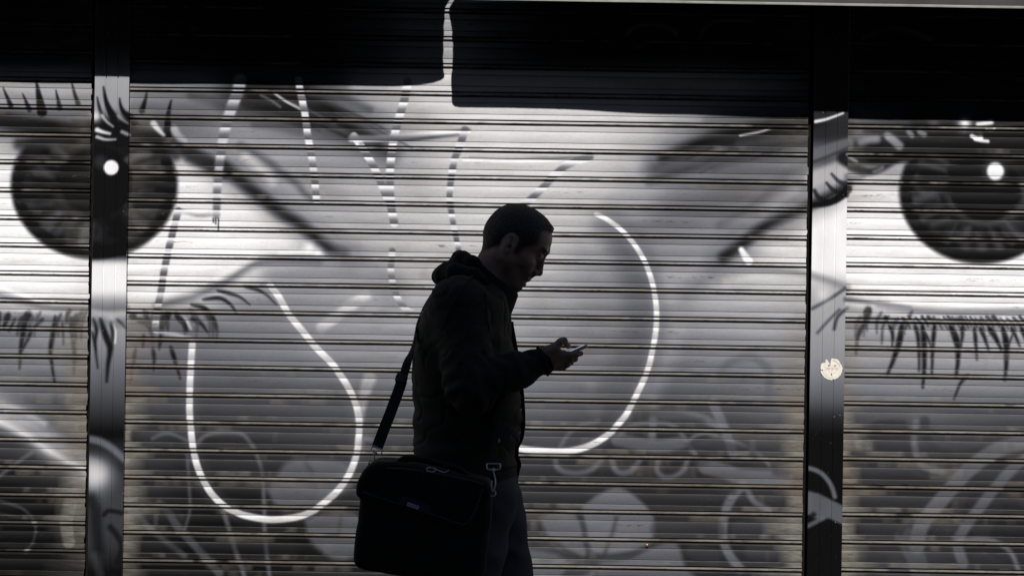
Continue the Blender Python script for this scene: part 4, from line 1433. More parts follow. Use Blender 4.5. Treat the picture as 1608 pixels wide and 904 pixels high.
def join(parts):
    Vs, Fs, n = [], [], 0
    for V, F in parts:
        Vs.append(V)
        Fs.append(F + n)
        n += len(V)
    return np.concatenate(Vs), np.concatenate(Fs)


YM = -2.0
man = empty('person', (P(745, 700, YM).x, YM, 0), 'man in a dark hooded jacket walking past, head bent over the phone in his hand', 'person')

# head frame: f forwards along the bent face, u up the skull, s to his left; lengths in photo pixels of his plane
HE = np.array(P(803, 388, YM))
TH = R(30)
KH = (YM - CAM[1]) / FPX
axf = np.array((math.cos(TH + ROLL), 0, -math.sin(TH + ROLL)))
axu = np.array((math.sin(TH + ROLL), 0, math.cos(TH + ROLL)))
axs = np.array((0.0, 1.0, 0.0))
AX = (axf, axu, axs)


def Hh(f, u, s=0.0):
    return HE + KH * (f * axf + u * axu + s * axs)


hl = HE - .21
hl[2] = P(790, 480, YM).z
fh = Field((HE[0] - .15, YM - .11, HE[2] - .19), (HE[0] + .16, YM + .11, HE[2] + .155), .0021)
K = KH
E = lambda f, u, s, rf, ru, rs, k=6, mode='add', ax=AX: fh.ell(Hh(f, u, s), ax, (rf * K, ru * K, rs * K), k * K, mode)
C = lambda a, b, ra, rb, k=5, mode='add': fh.cone(Hh(*a), Hh(*b), ra * K, rb * K, k * K, mode)
E(-3, 21, 0, 48.5, 45.5, 40, 1)
E(16, 27, 0, 36.5, 37, 37.5, 10)
E(-18, 8, 0, 32, 30, 36, 10)
E(13, -12, 0, 35, 34, 33, 12)
for sg in (-1, 1):
    C((0, -18, sg * 29), (30, -46, sg * 13), 10, 9, 14)
    C((-2, 6, sg * 34), (0, -20, sg * 30), 7, 9, 12)
    E(30, -6, sg * 24, 15, 12, 11, 9)
    C((46, 21.5, sg * 21), (50, 23, sg * 6), 5.5, 5.5, 7)
C((20, -48, 0), (37.5, -47, 0), 12, 10, 12)
E(38, -46, 0, 9, 9, 13, 8)
E(40, -22, 0, 9, 16, 18, 10)
for sg in (-1, 1):
    E(51, 9.5, sg * 16.5, 9, 7, 10, 6, 'sub')
    E(42.5, 9.5, sg * 16, 7.6, 7.2, 9.5, 2)
    C((47, 5.0, sg * 10), (43, 4.6, sg * 24), 2.2, 2.0, 3)
    C((48.6, 12.5, sg * 9), (44, 13.4, sg * 25), 2.6, 2.2, 3)
    C((51.4, 20.5, sg * 7), (47.5, 23.5, sg * 24), 2.4, 1.8, 3)
C((49.5, 13, 0), (57.5, -9, 0), 4.6, 5.0, 6)
E(58.2, -11.5, 0, 5.4, 5.0, 6.0, 4)
for sg in (-1, 1):
    E(52.5, -14, sg * 6.6, 5.2, 4.2, 3.9, 3)
    E(53.5, -18.4, sg * 3.6, 2.4, 2.2, 1.7, 1.2, 'sub')
C((54, -17.5, 0), (49.5, -26, 0), 2.2, 3.0, 5)
E(47.6, -29.5, 0, 5.2, 4.2, 13, 3)
E(46.8, -39.2, 0, 4.6, 3.2, 11.5, 2.5)
C((53.2, -35, -12), (53.8, -34.6, 12), 1.5, 1.5, 1.6, 'sub')
C((53, -35.2, -6), (53, -35.2, 6), 2.2, 2.2, 1.6, 'sub')
C((50.5, -44, -7), (50.5, -44, 7), 2.0, 2.0, 3, 'sub')
for sg in (-1, 1):
    tilt = R(8)
    ea = (np.array(axf) * math.cos(tilt) + np.array(axu) * math.sin(tilt), -np.array(axf) * math.sin(tilt) + np.array(axu) * math.cos(tilt))
    out = np.array((0, math.cos(R(24)), 0)) * sg - .40 * axf
    out = out / np.linalg.norm(out)
    e1 = ea[0] - out * (ea[0] @ out)
    e1 /= np.linalg.norm(e1)
    e2 = np.cross(out, e1)
    EAX = (e1, e2, out)
    E(-6, 1.5, sg * 40, 10.5, 17, 4.6, 2.5, 'add', EAX)
    E(-4.5, 4, sg * 44.5, 7.0, 11, 4.0, 2, 'sub', EAX)
    E(-7.5, 1.5, sg * 41.5, 3.6, 8.5, 2.6, 2, 'add', EAX)
    E(1.6, -.5, sg * 40.5, 2.4, 3.6, 3, 2)
    E(-1.5, -2.5, sg * 43, 2.8, 3.8, 4, 1.5, 'sub')
# neck, leaning forwards out of the collar
nb, nt_ = np.array(P(752, 470, YM)), np.array(P(791, 398, YM))
fh.cone(nb, nt_, 36 * K, 33 * K, 9 * K)
fh.cone(np.array(P(775, 452, YM)), np.array(P(800, 432, YM)), 22 * K, 16 * K, 16 * K)
for sg in (-1, 1):
    fh.cone(np.array(P(783, 396, YM)) + (0, sg * .048, 0), np.array(P(790, 470, YM)) + (0, sg * .018, 0), .012, .011, .016)
hV, hF = fh.mesh()
hV = smooth_mesh(hV, hF, 1, .4)

# hair: a short clipped cap with its own hairline
hp = [(-64, -34), (-44, -33), (-33, -26), (-22, -14), (-12, -1), (-3, 17), (4, 15), (7, 2), (10, -7), (14, -4), (15.5, 9), (31, 24), (28.5, 36), (27, 44), (30, 49), (37, 51), (47, 52), (60, 58), (70, 100), (-80, 100)]
fc = Field(fh.lo, fh.lo + (fh.n - 1) * fh.h, fh.h)
fc.n = fh.n
gx = [fc.lo[i] + np.arange(fc.n[i], dtype=np.float32) * fc.h for i in range(3)]
X_, Z_ = gx[0][:, None], gx[2][None, :]
ff = ((X_ - HE[0]) * axf[0] + (Z_ - HE[2]) * axf[2]) / K
uu = ((X_ - HE[0]) * axu[0] + (Z_ - HE[2]) * axu[2]) / K
best = np.full(ff.shape, 1e9, np.float32)
ins = np.zeros(ff.shape, bool)
for i in range(len(hp)):
    (ax_, ay_), (bx_, by_) = hp[i], hp[(i + 1) % len(hp)]
    vx, vy = bx_ - ax_, by_ - ay_
    t = np.clip(((ff - ax_) * vx + (uu - ay_) * vy) / (vx * vx + vy * vy), 0, 1)
    best = np.minimum(best, np.hypot(ff - ax_ - t * vx, uu - ay_ - t * vy))
    if abs(vy) > 1e-9:
        ins ^= ((ay_ > uu) != (by_ > uu)) & (ff < vx * (uu - ay_) / vy + ax_)
d2 = np.where(ins, -best, best) * K
grow = (1.2 + 1.9 * np.clip((uu - 20) / 45, 0, 1) + 3.0 * np.exp(-((ff - 45) / 9) ** 2 - ((uu - 58) / 9) ** 2)) * K
th_in = np.clip(-d2 / (9 * K), 0.12, 1)
cap = fh.d - (grow * th_in)[:, None, :]
fc.d = np.maximum(cap, d2[:, None, :]).astype(np.float32)
# leave the ears and everything off the skull bare
Y_ = gx[1][None, :, None]
ear = np.sqrt((((ff + 6)[:, None, :]) / 13.5) ** 2 + (((uu - 2)[:, None, :]) / 19) ** 2) - 1
fc.d = np.maximum(fc.d, np.where(np.abs(Y_ - YM) > 35.5 * K, -ear * 10 * K, -1).astype(np.float32))
cV, cF = fc.mesh()
cN = normals(cV, cF)
jit = np.array([mnoise.noise((float(v[0]) * 420, float(v[1]) * 420, float(v[2]) * 420)) for v in cV])
jit += .8 * np.array([mnoise.noise((float(v[0]) * 150, float(v[1]) * 150, float(v[2]) * 150)) for v in cV])
cV = cV + cN * (jit * .0010)[:, None]
hair = mesh_from('hair', cV, cF, M['hair'], man)

# hand holding the phone (his right, towards the street) ---------------------------------
YH = -2.215
q = lambda x, y, dy=0.0: np.array(P(x, y, YH + dy))
hx = [q(840, 520, 0), q(926, 600, 0)]
fg = Field((hx[0][0], YH - .07, hx[1][2]), (hx[1][0], YH + .095, hx[0][2]), .0017)
fg.chain([q(836, 566, .01), q(856, 562, .008), q(866, 561, .008)], [.030, .026, .025], .012)
for dy, y0, r_ in ((-.012, 557, .019), (.006, 561, .020), (.024, 564, .0195), (.040, 568, .017)):
    fg.cone(q(864, 560, .008 + dy * .5), q(884, y0, dy), .019, r_ * .72, .012)
fg.cone(q(862, 567, .020), q(878, 573, .028), .021, .017, .010)
fg.cone(q(862, 552, -.012), q(872, 546, -.022), .019, .014, .012)          # ball of the thumb
fg.chain([q(868, 548, -.020), q(880, 536.5, -.024), q(885.5, 534.5, -.020), q(892.5, 543.5, -.004)], [.0125, .0098, .0094, .0074], .004)
fg.chain([q(883, 557.5, -.014), q(896, 556.8, -.020), q(905, 556.2, -.019), q(912.4, 554.8, -.012)], [.0108, .0090, .0082, .0066], .004)
fg.chain([q(883, 562, .004), q(895, 564.5, .002), q(902.5, 563, .010), q(904.5, 557, .020)], [.0112, .0092, .0084, .0068], .004)
fg.chain([q(881, 567, .022), q(890.5, 571.5, .020), q(896, 568.5, .030), q(896, 561.5, .040)], [.0108, .0090, .0082, .0066], .004)
fg.chain([q(877, 571, .038), q(885.5, 575.8, .038), q(890, 573, .048), q(890, 566, .056)], [.0098, .0080, .0072, .0060], .004)
gV, gF = fg.mesh()
gV = smooth_mesh(gV, gF, 1, .4)

# far hand, hanging relaxed behind him
YL = -1.80
q2 = lambda x, y, dy=0.0: np.array(P(x, y, YL + dy))
fl_ = Field(np.array(q2(735, 830)) + (0, -.06, 0), np.array(q2(825, 690)) + (0, .06, 0), .0022)
fl_.chain([q2(765, 705), q2(771, 728), q2(774, 742)], [.026, .024, .026], .012)
for i, (dx, ln) in enumerate(((9, 1.0), (3, 1.08), (-3, 1.0), (-9, .84))):
    b0 = q2(775 + dx * .9, 756, 0)
    fl_.cone(q2(774, 742), b0, .020, .0112, .010)
    fl_.chain([b0, q2(778 + dx, 756 + 22 * ln, -.004), q2(779 + dx, 756 + 36 * ln, -.012), q2(777 + dx, 756 + 46 * ln, -.020)], [.0098, .0088, .0080, .0066], .004)
fl_.chain([q2(780, 735, -.004), q2(789, 752, -.010), q2(790, 768, -.016)], [.013, .0105, .0080], .006)
lV, lF = fl_.mesh()

# the hidden body under the clothes, coarse, meeting head and hands
fb = Field((-.62, -2.32, .04), (.55, -1.66, 1.50), .010)
sh_r, el_r, wr_r = np.array(P(722, 480, -2.16)), np.array(P(741, 611, -2.235)), q(846, 564, .008)
sh_l, el_l, wr_l = np.array(P(722, 480, -1.84)), np.array(P(733, 618, -1.79)), q2(766, 708)
hip_r, kn_r, an_r = np.array(P(748, 785, -2.085)), np.array(P(720, 1010, -2.09)), np.array(P(640, 1206, -2.09))
hip_l, kn_l, an_l = np.array(P(752, 785, -1.915)), np.array(P(812, 1008, -1.91)), np.array(P(852, 1238, -1.91))
fb.ell(np.array(P(735, 560, YM)), np.eye(3), (.10, .14, .27), .03)
fb.ell(np.array(P(742, 770, YM)), np.eye(3), (.10, .15, .11), .03)
fb.cone(np.array(P(735, 620, YM)), np.array(P(742, 740, YM)), .11, .11, .03)
fb.cone(nb + (-.01, 0, -.04), nb + (.02, 0, .03), .06, .055, .02)
for a, b_, c in ((sh_r, el_r, wr_r), (sh_l, el_l, wr_l)):
    fb.chain([a, b_, c], [.052, .040, .024], .02)
for a, b_, c in ((hip_r, kn_r, an_r), (hip_l, kn_l, an_l)):
    fb.chain([a, b_, c], [.082, .054, .038], .02)
bV, bF = fb.mesh()
V, F = join([(hV, hF), (gV, gF), (lV, lF), (bV, bF)])
body = mesh_from('body', V, F, M['skin'], man)
fu = (V - HE) @ np.stack([axf, axu], 1) / K
stub = np.zeros(len(V), np.float32)
nh = len(hV)
f_, u_ = fu[:nh, 0], fu[:nh, 1]
b_ = np.clip((f_ - 2) / 10, 0, 1) * np.clip((-13 - u_ + .25 * (f_ - 20) * 0) / 8, 0, 1) * np.clip((u_ + 75) / 12, 0, 1)
b_ = b_ * np.where(np.abs(u_ + 35) < 5.5, np.where(f_ > 44, .15, 1), 1)
mous = np.exp(-((u_ + 25.5) / 4.5) ** 2) * np.clip((f_ - 42) / 4, 0, 1)
brow = np.exp(-((u_ - 22 - .10 * (49 - f_)) / 3.0) ** 2) * np.clip((f_ - 38) / 4, 0, 1) * (np.abs(hV[:, 1] - YM) > 5 * K)
hd = np.full(nh, 1e9)
for i in range(len(hp) - 1):
    (ax_, ay_), (bx_, by_) = hp[i], hp[i + 1]
    vx, vy = bx_ - ax_, by_ - ay_
    t = np.clip(((f_ - ax_) * vx + (u_ - ay_) * vy) / (vx * vx + vy * vy), 0, 1)
    hd = np.minimum(hd, np.hypot(f_ - ax_ - t * vx, u_ - ay_ - t * vy))
hd += 30 * ((np.abs(f_ + 6) < 11) & (np.abs(u_ - 2) < 17) & (np.abs(hV[:, 1] - YM) > 39 * K))
stub[:nh] = np.clip(b_ * .62 + mous * .9 + brow * 1.0 + .9 * np.exp(-(hd / 3.5) ** 2) * (f_ < 40), 0, 1)
at_ = body.data.attributes.new('stubble', 'FLOAT', 'POINT')
at_.data.foreach_set('value', stub)
for sg in (-1, 1):
    c = Hh(43.6, 9.2, sg * 16)
    mb = MB()
    pts = [Vector(c) + Vector(axf) * t for t in (-.009, -.004, .001, .0045, .0062)]
    mb.tube(pts, [.0095, .0112, .0108, .0075, .002], 14)
    mb.build('eye', M['eye'], man)

# ---- jacket
def rows_px(lst, Y=YM):
    out = []
    for py, xb, xf, hw in lst:
        a, b_ = P(xb, py, Y), P(xf, py, Y)
        out.append(((a.z + b_.z) / 2, a.x, b_.x, Y, hw))
    return out


torso_rows = rows_px([(432, 716, 772, .075), (445, 694, 788, .125), (458, 682, 796, .170), (472, 673, 800, .198), (486, 665.5, 801, .212), (512, 655.5, 803, .218), (540, 650, 808, .212), (562, 647, 812, .204), (590, 645.5, 816, .196), (620, 648, 819.5, .188),
                      (645, 652, 821, .184), (665, 650, 821, .186), (686, 650, 818, .190), (700, 651, 811, .190), (712, 651, 810, .188), (726, 652, 815, .190), (742, 653, 811, .190), (757, 654, 808, .190)])
fj = Field((-.62, -2.37, .93), (.30, -1.70, 1.58), .0046)
fj.loft(torso_rows, 2.35, .004)
torso_only = Field(fj.lo, fj.lo + (fj.n - 1) * fj.h, fj.h)
torso_only.d = fj.d.copy()
fj.ell(np.array(P(722, 474, -2.145)), np.eye(3), (.085, .085, .075), .03)
fj.ell(np.array(P(722, 474, -1.855)), np.eye(3), (.085, .085, .075), .03)
fj.chain([np.array(P(722, 482, -2.155)), np.array(P(738, 608, -2.238)), np.array(P(806, 584, -2.228)), np.array(P(862, 563, -2.208))], [.078, .068, .053, .0372], .016)
fj.cone(np.array(P(738, 600, -2.238)), np.array(P(742, 612, -2.240)), .070, .066, .01)
fj.chain([np.array(P(722, 482, -1.845)), np.array(P(735, 618, -1.792)), np.array(P(766, 706, -1.80))], [.078, .062, .042], .016)
# cut the cuffs flat and hollow
for a, b_, r_ in ((np.array(P(862, 563, -2.208)), np.array(P(806, 584, -2.228)), .031), (np.array(P(768, 712, -1.80)), np.array(P(735, 618, -1.792)), .033)):
    d_ = (a - b_) / np.linalg.norm(a - b_)
    fj.cone(a - d_ * .02, a + d_ * .05, r_, r_, .004, 'sub')
    fj.put(a - .05, a + .09, lambda x, y, z, a=a, d_=d_: .003 - ((x - a[0]) * d_[0] + (y - a[1]) * d_[1] + (z - a[2]) * d_[2]) + 0 * (x + y + z), .002, 'sub')
jV, jF = fj.mesh()
jV = smooth_mesh(jV, jF, 2, .5)
jN = normals(jV, jF)
elb = np.array(P(752, 604, -2.25))
arm0, arm1 = np.array(P(738, 608, -2.238)), np.array(P(862, 563, -2.208))
up0 = np.array(P(722, 482, -2.155))


def segt(V, a, b_):
    d_ = b_ - a
    t = (V - a) @ d_ / (d_ @ d_)
    return t, np.linalg.norm(V - a - np.clip(t, 0, 1)[:, None] * d_, axis=1)


t1, r1 = segt(jV, arm0, arm1)
t2, r2 = segt(jV, up0, arm0)
on1 = (r1 < .085) & (t1 > -.05)
on2 = (r2 < .10) & (t2 > .05) & ~on1
L1, L2 = np.linalg.norm(arm1 - arm0), np.linalg.norm(arm0 - up0)
disp = np.zeros(len(jV), np.float32)
for i, v in enumerate(jV):
    x, y, z = (float(c) for c in v)
    n1 = mnoise.fractal((x * 5 + 3, y * 5, z * 9), 1.0, 2.0, 4)
    n2 = abs(mnoise.noise((x * 9 + z * 14, y * 8, z * 11 - x * 9 + 4)))
    a = .004 * n1 - .0042 * max(0, .16 - n2) / .16
    if on1[i]:                                   # folds ringing the forearm, bunched at the elbow
        s_ = t1[i] * L1
        a += .0030 * math.sin(s_ * 150 + 3.2 * mnoise.noise((x * 16, y * 22, z * 16)) + y * 30) * math.exp(-max(0, s_) * 7) + .0012 * math.sin(s_ * 95 + 4 * mnoise.noise((x * 20, y * 20, z * 20)))
    elif on2[i]:
        s_ = t2[i] * L2
        a += .0034 * math.sin(s_ * 105 + 3.6 * mnoise.noise((x * 14, y * 18, z * 12)) + x * 40) * math.exp(-max(0, L2 - s_) * 7) + .0012 * math.sin(s_ * 60 + x * 50)
    zz_ = z - 1.10
    a += .0035 * math.sin(z * 95 + x * 22 + 3.5 * mnoise.noise((x * 8, y * 8, z * 8))) * math.exp(-(zz_ / .07) ** 2)
    disp[i] = a
jV = jV + jN * disp[:, None]
jacket = mesh_from('jacket', jV, jF, M['jacket'], man)

# standing collar: a slanted open ring round the neck
def collar_ring(v, off):
    c0 = np.array(P(757, 466, YM)); c1 = np.array(P(776, 430.5, YM))
    b0, f0 = np.array(P(694, 432, YM)), np.array(P(803, 494, YM))
    b1, f1 = np.array(P(737, 401, YM)), np.array(P(815.5, 462, YM))
    bk, fr = b0 + (b1 - b0) * v, f0 + (f1 - f0) * v
    hw = .112 + (.079 - .112) * v ** .8
    out = []
    for k in range(64):
        a = 2 * math.pi * k / 64
        c_, s_ = math.cos(a), math.sin(a)
        mid, half = (bk + fr) / 2, (fr - bk) / 2
        ln = np.linalg.norm(half)
        e = 2.25
        rr = (abs(c_) ** e + abs(s_) ** e) ** (-1 / e)
        p = mid + half * (rr * c_ * (1 - off / ln)) + np.array((0, (hw - off) * rr * s_, 0))
        wob = .003 * mnoise.noise((p[0] * 18, p[1] * 18, p[2] * 18 + off * 50))
        out.append(p + np.array((wob, wob * .5, wob)))
    return out


rings = [collar_ring(v, 0) for v in (0, .2, .4, .6, .8, .95)] + [collar_ring(1.0, .003), collar_ring(.97, .010)] + [collar_ring(v, .012) for v in (.7, .4, .1)]
V = np.array([p for r_ in rings for p in r_])
i = np.arange(len(rings) - 1)[:, None] * 64 + np.arange(64)[None]
j = np.arange(len(rings) - 1)[:, None] * 64 + (np.arange(64)[None] + 1) % 64
F = np.stack([i, j, j + 64, i + 64], -1).reshape(-1, 4)
mesh_from('collar', V, F[:, ::-1], M['collar'], man)

# hood lying folded on his back
fo = Field((P(660, 420, YM).x, YM - .19, P(700, 470, YM).z), (P(770, 400, YM).x, YM + .19, P(700, 380, YM).z), .0042)
for sg in (-1, 1):
    pts = [P(691, 434, YM), P(697, 432, YM + sg * .06), P(716, 428, YM + sg * .115), P(745, 432, YM + sg * .135), P(772, 448, YM + sg * .118)]
    fo.chain([np.array(p) for p in pts], [.0215, .0225, .023, .020, .012], .014)
    pts = [P(722, 405, YM), P(727, 407, YM + sg * .05), P(742, 414, YM + sg * .088), P(764, 430, YM + sg * .10)]
    fo.chain([np.array(p) for p in pts], [.0195, .020, .019, .012], .012)
fo.ell(np.array(P(712, 424, YM)), np.eye(3), (.040, .085, .026), .02)
oV, oF = fo.mesh()
oV = smooth_mesh(oV, oF, 2, .5)
oN = normals(oV, oF)
oV = oV + oN * np.array([.003 * mnoise.fractal((float(v[0]) * 11, float(v[1]) * 11, float(v[2]) * 16), 1.0, 2.0, 3) for v in oV])[:, None]
mesh_from('hood', oV, oF, M['collar'], man)


def on_surface(field, p, off, it=6):
    p = np.array(p, float)
    for _ in range(it):
        p = p - field.grad(p) * (field.sample(p) - off)
    return p


# jacket trim: seam down the side, shoulder seam, chest flap, snap, cuff strap, front placket
def surf_tube(name, pts, r, mat, off=.004, field=fj):
    pp = [on_surface(field, c, off) for c in catmull(pts, 6)]
    return MB().tube(pp, r, 6).build(name, mat, man)


surf_tube('shoulder_seam', [P(740, 440, -2.16), P(722, 462, -2.22), P(705, 490, -2.24), P(698, 520, -2.23)], .0025, M['jacket'])
surf_tube('armhole_seam', [P(757, 462, -2.19), P(768, 490, -2.22), P(772, 520, -2.22)], .0025, M['jacket'])
pk = []
for u in np.linspace(0, 1, 9):
    pk.append(on_surface(torso_only, P(776 + 34 * u, 668 + 3 * u, -2.16), .007))
mb = MB()
top = [Vector(p) for p in pk]
nn = [Vector(torso_only.grad(p)) for p in pk]
low = [Vector(on_surface(torso_only, P(775 + 36 * u, 697 + 3 * u, -2.16), .009)) for u in np.linspace(0, 1, 9)]
mid_ = [(a + b_) / 2 + n_ * .002 for a, b_, n_ in zip(top, low, nn)]
V = [*top, *mid_, *low]
V2 = [v - n_ * .008 for v, n_ in zip(V, nn * 3)]
F = []
for r_ in range(2):
    for k in range(8):
        F.append((r_ * 9 + k, (r_ + 1) * 9 + k, (r_ + 1) * 9 + k + 1, r_ * 9 + k + 1))
nV = len(V)
F += [(18 + k, nV + 18 + k, nV + 19 + k, 19 + k) for k in range(8)] + [(k + 1, nV + k + 1, nV + k, k) for k in range(8)]
F += [(0, nV, nV + 9, 9), (9, nV + 9, nV + 18, 18), (8, 17, nV + 17, nV + 8), (17, 26, nV + 26, nV + 17)]
mb.add(V + V2, F)
flap_pk = mb.build('pocket_flap', M['jacket'], man)
c = Vector(on_surface(torso_only, P(785, 691.5, -2.19), .012))
n_ = Vector(torso_only.grad(c))
MB().tube([c - n_ * .003, c + n_ * .0005, c + n_ * .002, c + n_ * .0024], [.0062, .0062, .005, .0015], 12).build('snap_button', M['steel'], man)
surf_tube('placket', [P(800, 505, -2.02), P(805, 525, -2.02), P(811, 560, -2.02), P(818, 620, -2.02), P(820, 660, -2.02), P(816, 690, -2.02), P(811, 712, -2.02), P(813, 728, -2.02), P(809, 750, -2.02)], .006, M['collar'], .002, torso_only)
d_ = (arm1 - arm0) / L1
cuf = []
for k in range(28):
    a = 2 * math.pi * k / 28
    u_ = np.cross(d_, (0, 1, 0)); u_ /= np.linalg.norm(u_)
    w_ = np.cross(d_, u_)
    cuf.append(arm1 - d_ * .018 + .044 * (math.cos(a) * u_ + math.sin(a) * w_))
cuf = [on_surface(fj, p, .0008) for p in cuf]
MB().tube(cuf, .0030, 8, closed=True).build('cuff_band', M['collar'], man)

# ---- trousers and shoes
ft = Field((-.64, -2.24, .02), (.48, -1.76, 1.06), .0058)
ft.ell(np.array(P(745, 765, YM)), np.eye(3), (.118, .160, .12), .03)
ft.cone(np.array(P(742, 700, YM)), np.array(P(744, 745, YM)), .115, .118, .03)
ft.ell(np.array(P(700, 790, YM - .075)), np.eye(3), (.085, .085, .10), .03)
ft.ell(np.array(P(706, 790, YM + .075)), np.eye(3), (.085, .085, .10), .03)
ft.chain([np.array(P(756, 785, -2.085)), np.array(P(722, 1010, -2.09)), np.array(P(655, 1180, -2.09))], [.102, .070, .058], .02)
ft.chain([np.array(P(768, 785, -1.915)), np.array(P(813, 1008, -1.91)), np.array(P(850, 1212, -1.91))], [.094, .070, .058], .02)
for a, b_ in ((np.array(P(655, 1180, -2.09)), np.array(P(722, 1010, -2.09))), (np.array(P(850, 1212, -1.91)), np.array(P(813, 1008, -1.91)))):
    d_ = (a - b_) / np.linalg.norm(a - b_)
    ft.cone(a + d_ * .075, a + d_ * .13, .075, .075, .004, 'sub')
tV, tF = ft.mesh()
tV = smooth_mesh(tV, tF, 2, .5)
tN = normals(tV, tF)
td = np.array([.005 * mnoise.fractal((float(v[0]) * 7, float(v[1]) * 7, float(v[2]) * 4), 1.0, 2.0, 3) + .004 * math.sin(float(v[2]) * 60 + float(v[0]) * 40 + 3 * mnoise.noise((float(v[0]) * 9, float(v[1]) * 9, float(v[2]) * 9))) * math.exp(-((float(v[2]) - .80) / .08) ** 2) for v in tV])
tV = tV + tN * td[:, None]
mesh_from('trousers', tV, tF, M['trousers'], man)


def shoe(an, pitch, name='shoe'):
    """an: ankle, pitch: heel raised (+) or toe raised (-)"""
    cp, sp_ = math.cos(pitch), math.sin(pitch)
    fx = np.array((cp, 0, -sp_))
    fz = np.array((sp_, 0, cp))
    W = lambda f, u, s=0: an + f * fx + u * fz + np.array((0, s, 0))
    f = Field(an - .24, an + .24, .0045)
    A_ = (fx, (0, 1, 0), fz)
    f.ell(W(.0, -.035), A_, (.062, .038, .05), .02)
    f.ell(W(.10, -.052), A_, (.10, .045, .034), .02)
    f.cone(W(-.01, -.02), W(.0, .03), .042, .045, .02)
    f.ell(W(.07, -.125), A_, (.25, .12, .052), .004, 'sub')
    V, F = f.mesh()
    o = mesh_from(name, V, F, M['shoe'], man)
    m_ = MB()
    pts = [(-.062, .030), (-.05, .036), (.0, .034), (.05, .036), (.11, .044), (.16, .040), (.195, .022), (.202, 0)]
    ol = [(x, y) for x, y in pts] + [(x, -y) for x, y in reversed(pts[:-1])]
    n = len(ol)
    top = [W(x, -.072, y) for x, y in ol]
    bot = [W(x, -.086 if x > -.2 else -.09, y) for x, y in ol]
    m_.add(top + bot, [tuple(range(n - 1, -1, -1)), tuple(range(n, 2 * n))] + [(k, (k + 1) % n, n + (k + 1) % n, n + k) for k in range(n)])
    m_.build('sole', M['sole'], o)


a = np.array(P(648, 1196, -2.09)); a[2] = .180
shoe(a, R(38))
a = np.array(P(852, 1236, -1.91)); a[2] = .100
shoe(a, R(-9))

# ------------------------------------------------------------------ the phone
ph = empty('phone', tuple(P(896, 556, YH)), 'slim pale phone lit up in the walking man\'s hand', 'phone')
pa, pb = np.array(P(884, 559.2, YH)), np.array(P(922.5, 542.0, YH))
pd = (pb - pa) / np.linalg.norm(pb - pa)
pn = np.array((-pd[2], 0, pd[0]))
yc = YH + .006
mb = MB()
hw_, ht_ = .031, .0042
ol = []
for cx_, cy_, a0 in ((1, 1, 0), (0, 1, 90), (0, -1, 180), (1, -1, 270)):
    for k in range(5):
        a = R(a0 + k * 22.5)
        ol.append((cx_, cy_ * (hw_ - .008) + .008 * math.sin(a), .008 * math.cos(a)))
L_ = np.linalg.norm(pb - pa)
def ph_pt(o, h, sh=0.0):
    l = (L_ - .008 if o[0] else .008) + o[2] * (1 - sh)
    return pa + pd * l + pn * h + np.array((0, yc - YH + o[1] * (1 - sh * .04), 0))
n = len(ol)
V = [ph_pt(o, -ht_, .25) for o in ol] + [ph_pt(o, -ht_ + .0012) for o in ol] + [ph_pt(o, ht_ - .0012) for o in ol] + [ph_pt(o, ht_, .25) for o in ol]
F = [tuple(range(n - 1, -1, -1)), tuple(range(3 * n, 4 * n))]
for r_ in range(3):
    F += [(r_ * n + k, r_ * n + (k + 1) % n, (r_ + 1) * n + (k + 1) % n, (r_ + 1) * n + k) for k in range(n)]
mb.add(V, F)
mb.build('shell', M['phone'], ph)
V = []
for l, w in ((.008, -.027), (L_ - .007, -.027), (L_ - .007, .027), (.008, .027)):
    V.append(pa + pd * l + pn * (ht_ + .0005) + np.array((0, yc - YH + w, 0)))
MB().add(V, [(0, 1, 2, 3)]).build('screen', M['screen'], ph)

# ------------------------------------------------------------------ the bag
YB = -2.335
bag = empty('shoulder_bag', tuple(P(665, 905, YB)), 'black laptop bag hanging at the walking man\'s hip from a shoulder strap', 'bag')


def poly_solid(pts, y0, y1, rnd, h=.0045, puff=0.0):
    """cloth body: outline (in photo pixels of the bag's plane) with real thickness, rounded rims and a slight bulge"""
    pp = np.array([(P(x, y, YB).x, P(x, y, YB).z) for x, y in pts])
    lo, hi = pp.min(0), pp.max(0)
    f = Field((lo[0] - .03, y0 - .03, lo[1] - .03), (hi[0] + .03, y1 + .03, hi[1] + .03), h)
    gx = [f.lo[i] + np.arange(f.n[i], dtype=np.float32) * f.h for i in range(3)]
    X, Z = gx[0][:, None], gx[2][None]
    best = np.full((len(gx[0]), len(gx[2])), 1e9, np.float32)
    ins = np.zeros(best.shape, bool)
    pc = np.array(catmull(list(pp) + [pp[0]], 4))
    for i in range(len(pc) - 1):
        (ax_, ay_), (bx_, by_) = pc[i], pc[i + 1]
        vx, vy = bx_ - ax_, by_ - ay_
        t = np.clip(((X - ax_) * vx + (Z - ay_) * vy) / (vx * vx + vy * vy + 1e-12), 0, 1)
        best = np.minimum(best, np.hypot(X - ax_ - t * vx, Z - ay_ - t * vy))
        if abs(vy) > 1e-12:
            ins ^= ((ay_ > Z) != (by_ > Z)) & (X < vx * (Z - ay_) / vy + ax_)
    d2 = np.where(ins, -best, best)[:, None, :]
    bul = puff * np.clip(-d2 / .12, 0, 1) ** .7
    yy = np.maximum(y0 - bul - gx[1][None, :, None], gx[1][None, :, None] - y1)
    a, b_ = d2 + rnd, yy + rnd
    f.d = (np.minimum(np.maximum(a, b_), 0) + np.hypot(np.maximum(a, 0), np.maximum(b_, 0)) - rnd).astype(np.float32)
    V, F = f.mesh()
    return smooth_mesh(V, F, 1, .5), F, f


def crumple(V, F, amp, sc):
    N = normals(V, F)
    return V + N * np.array([amp * mnoise.fractal((float(v[0]) * sc, float(v[1]) * sc, float(v[2]) * sc), 1.0, 2.0, 3) for v in V])[:, None]


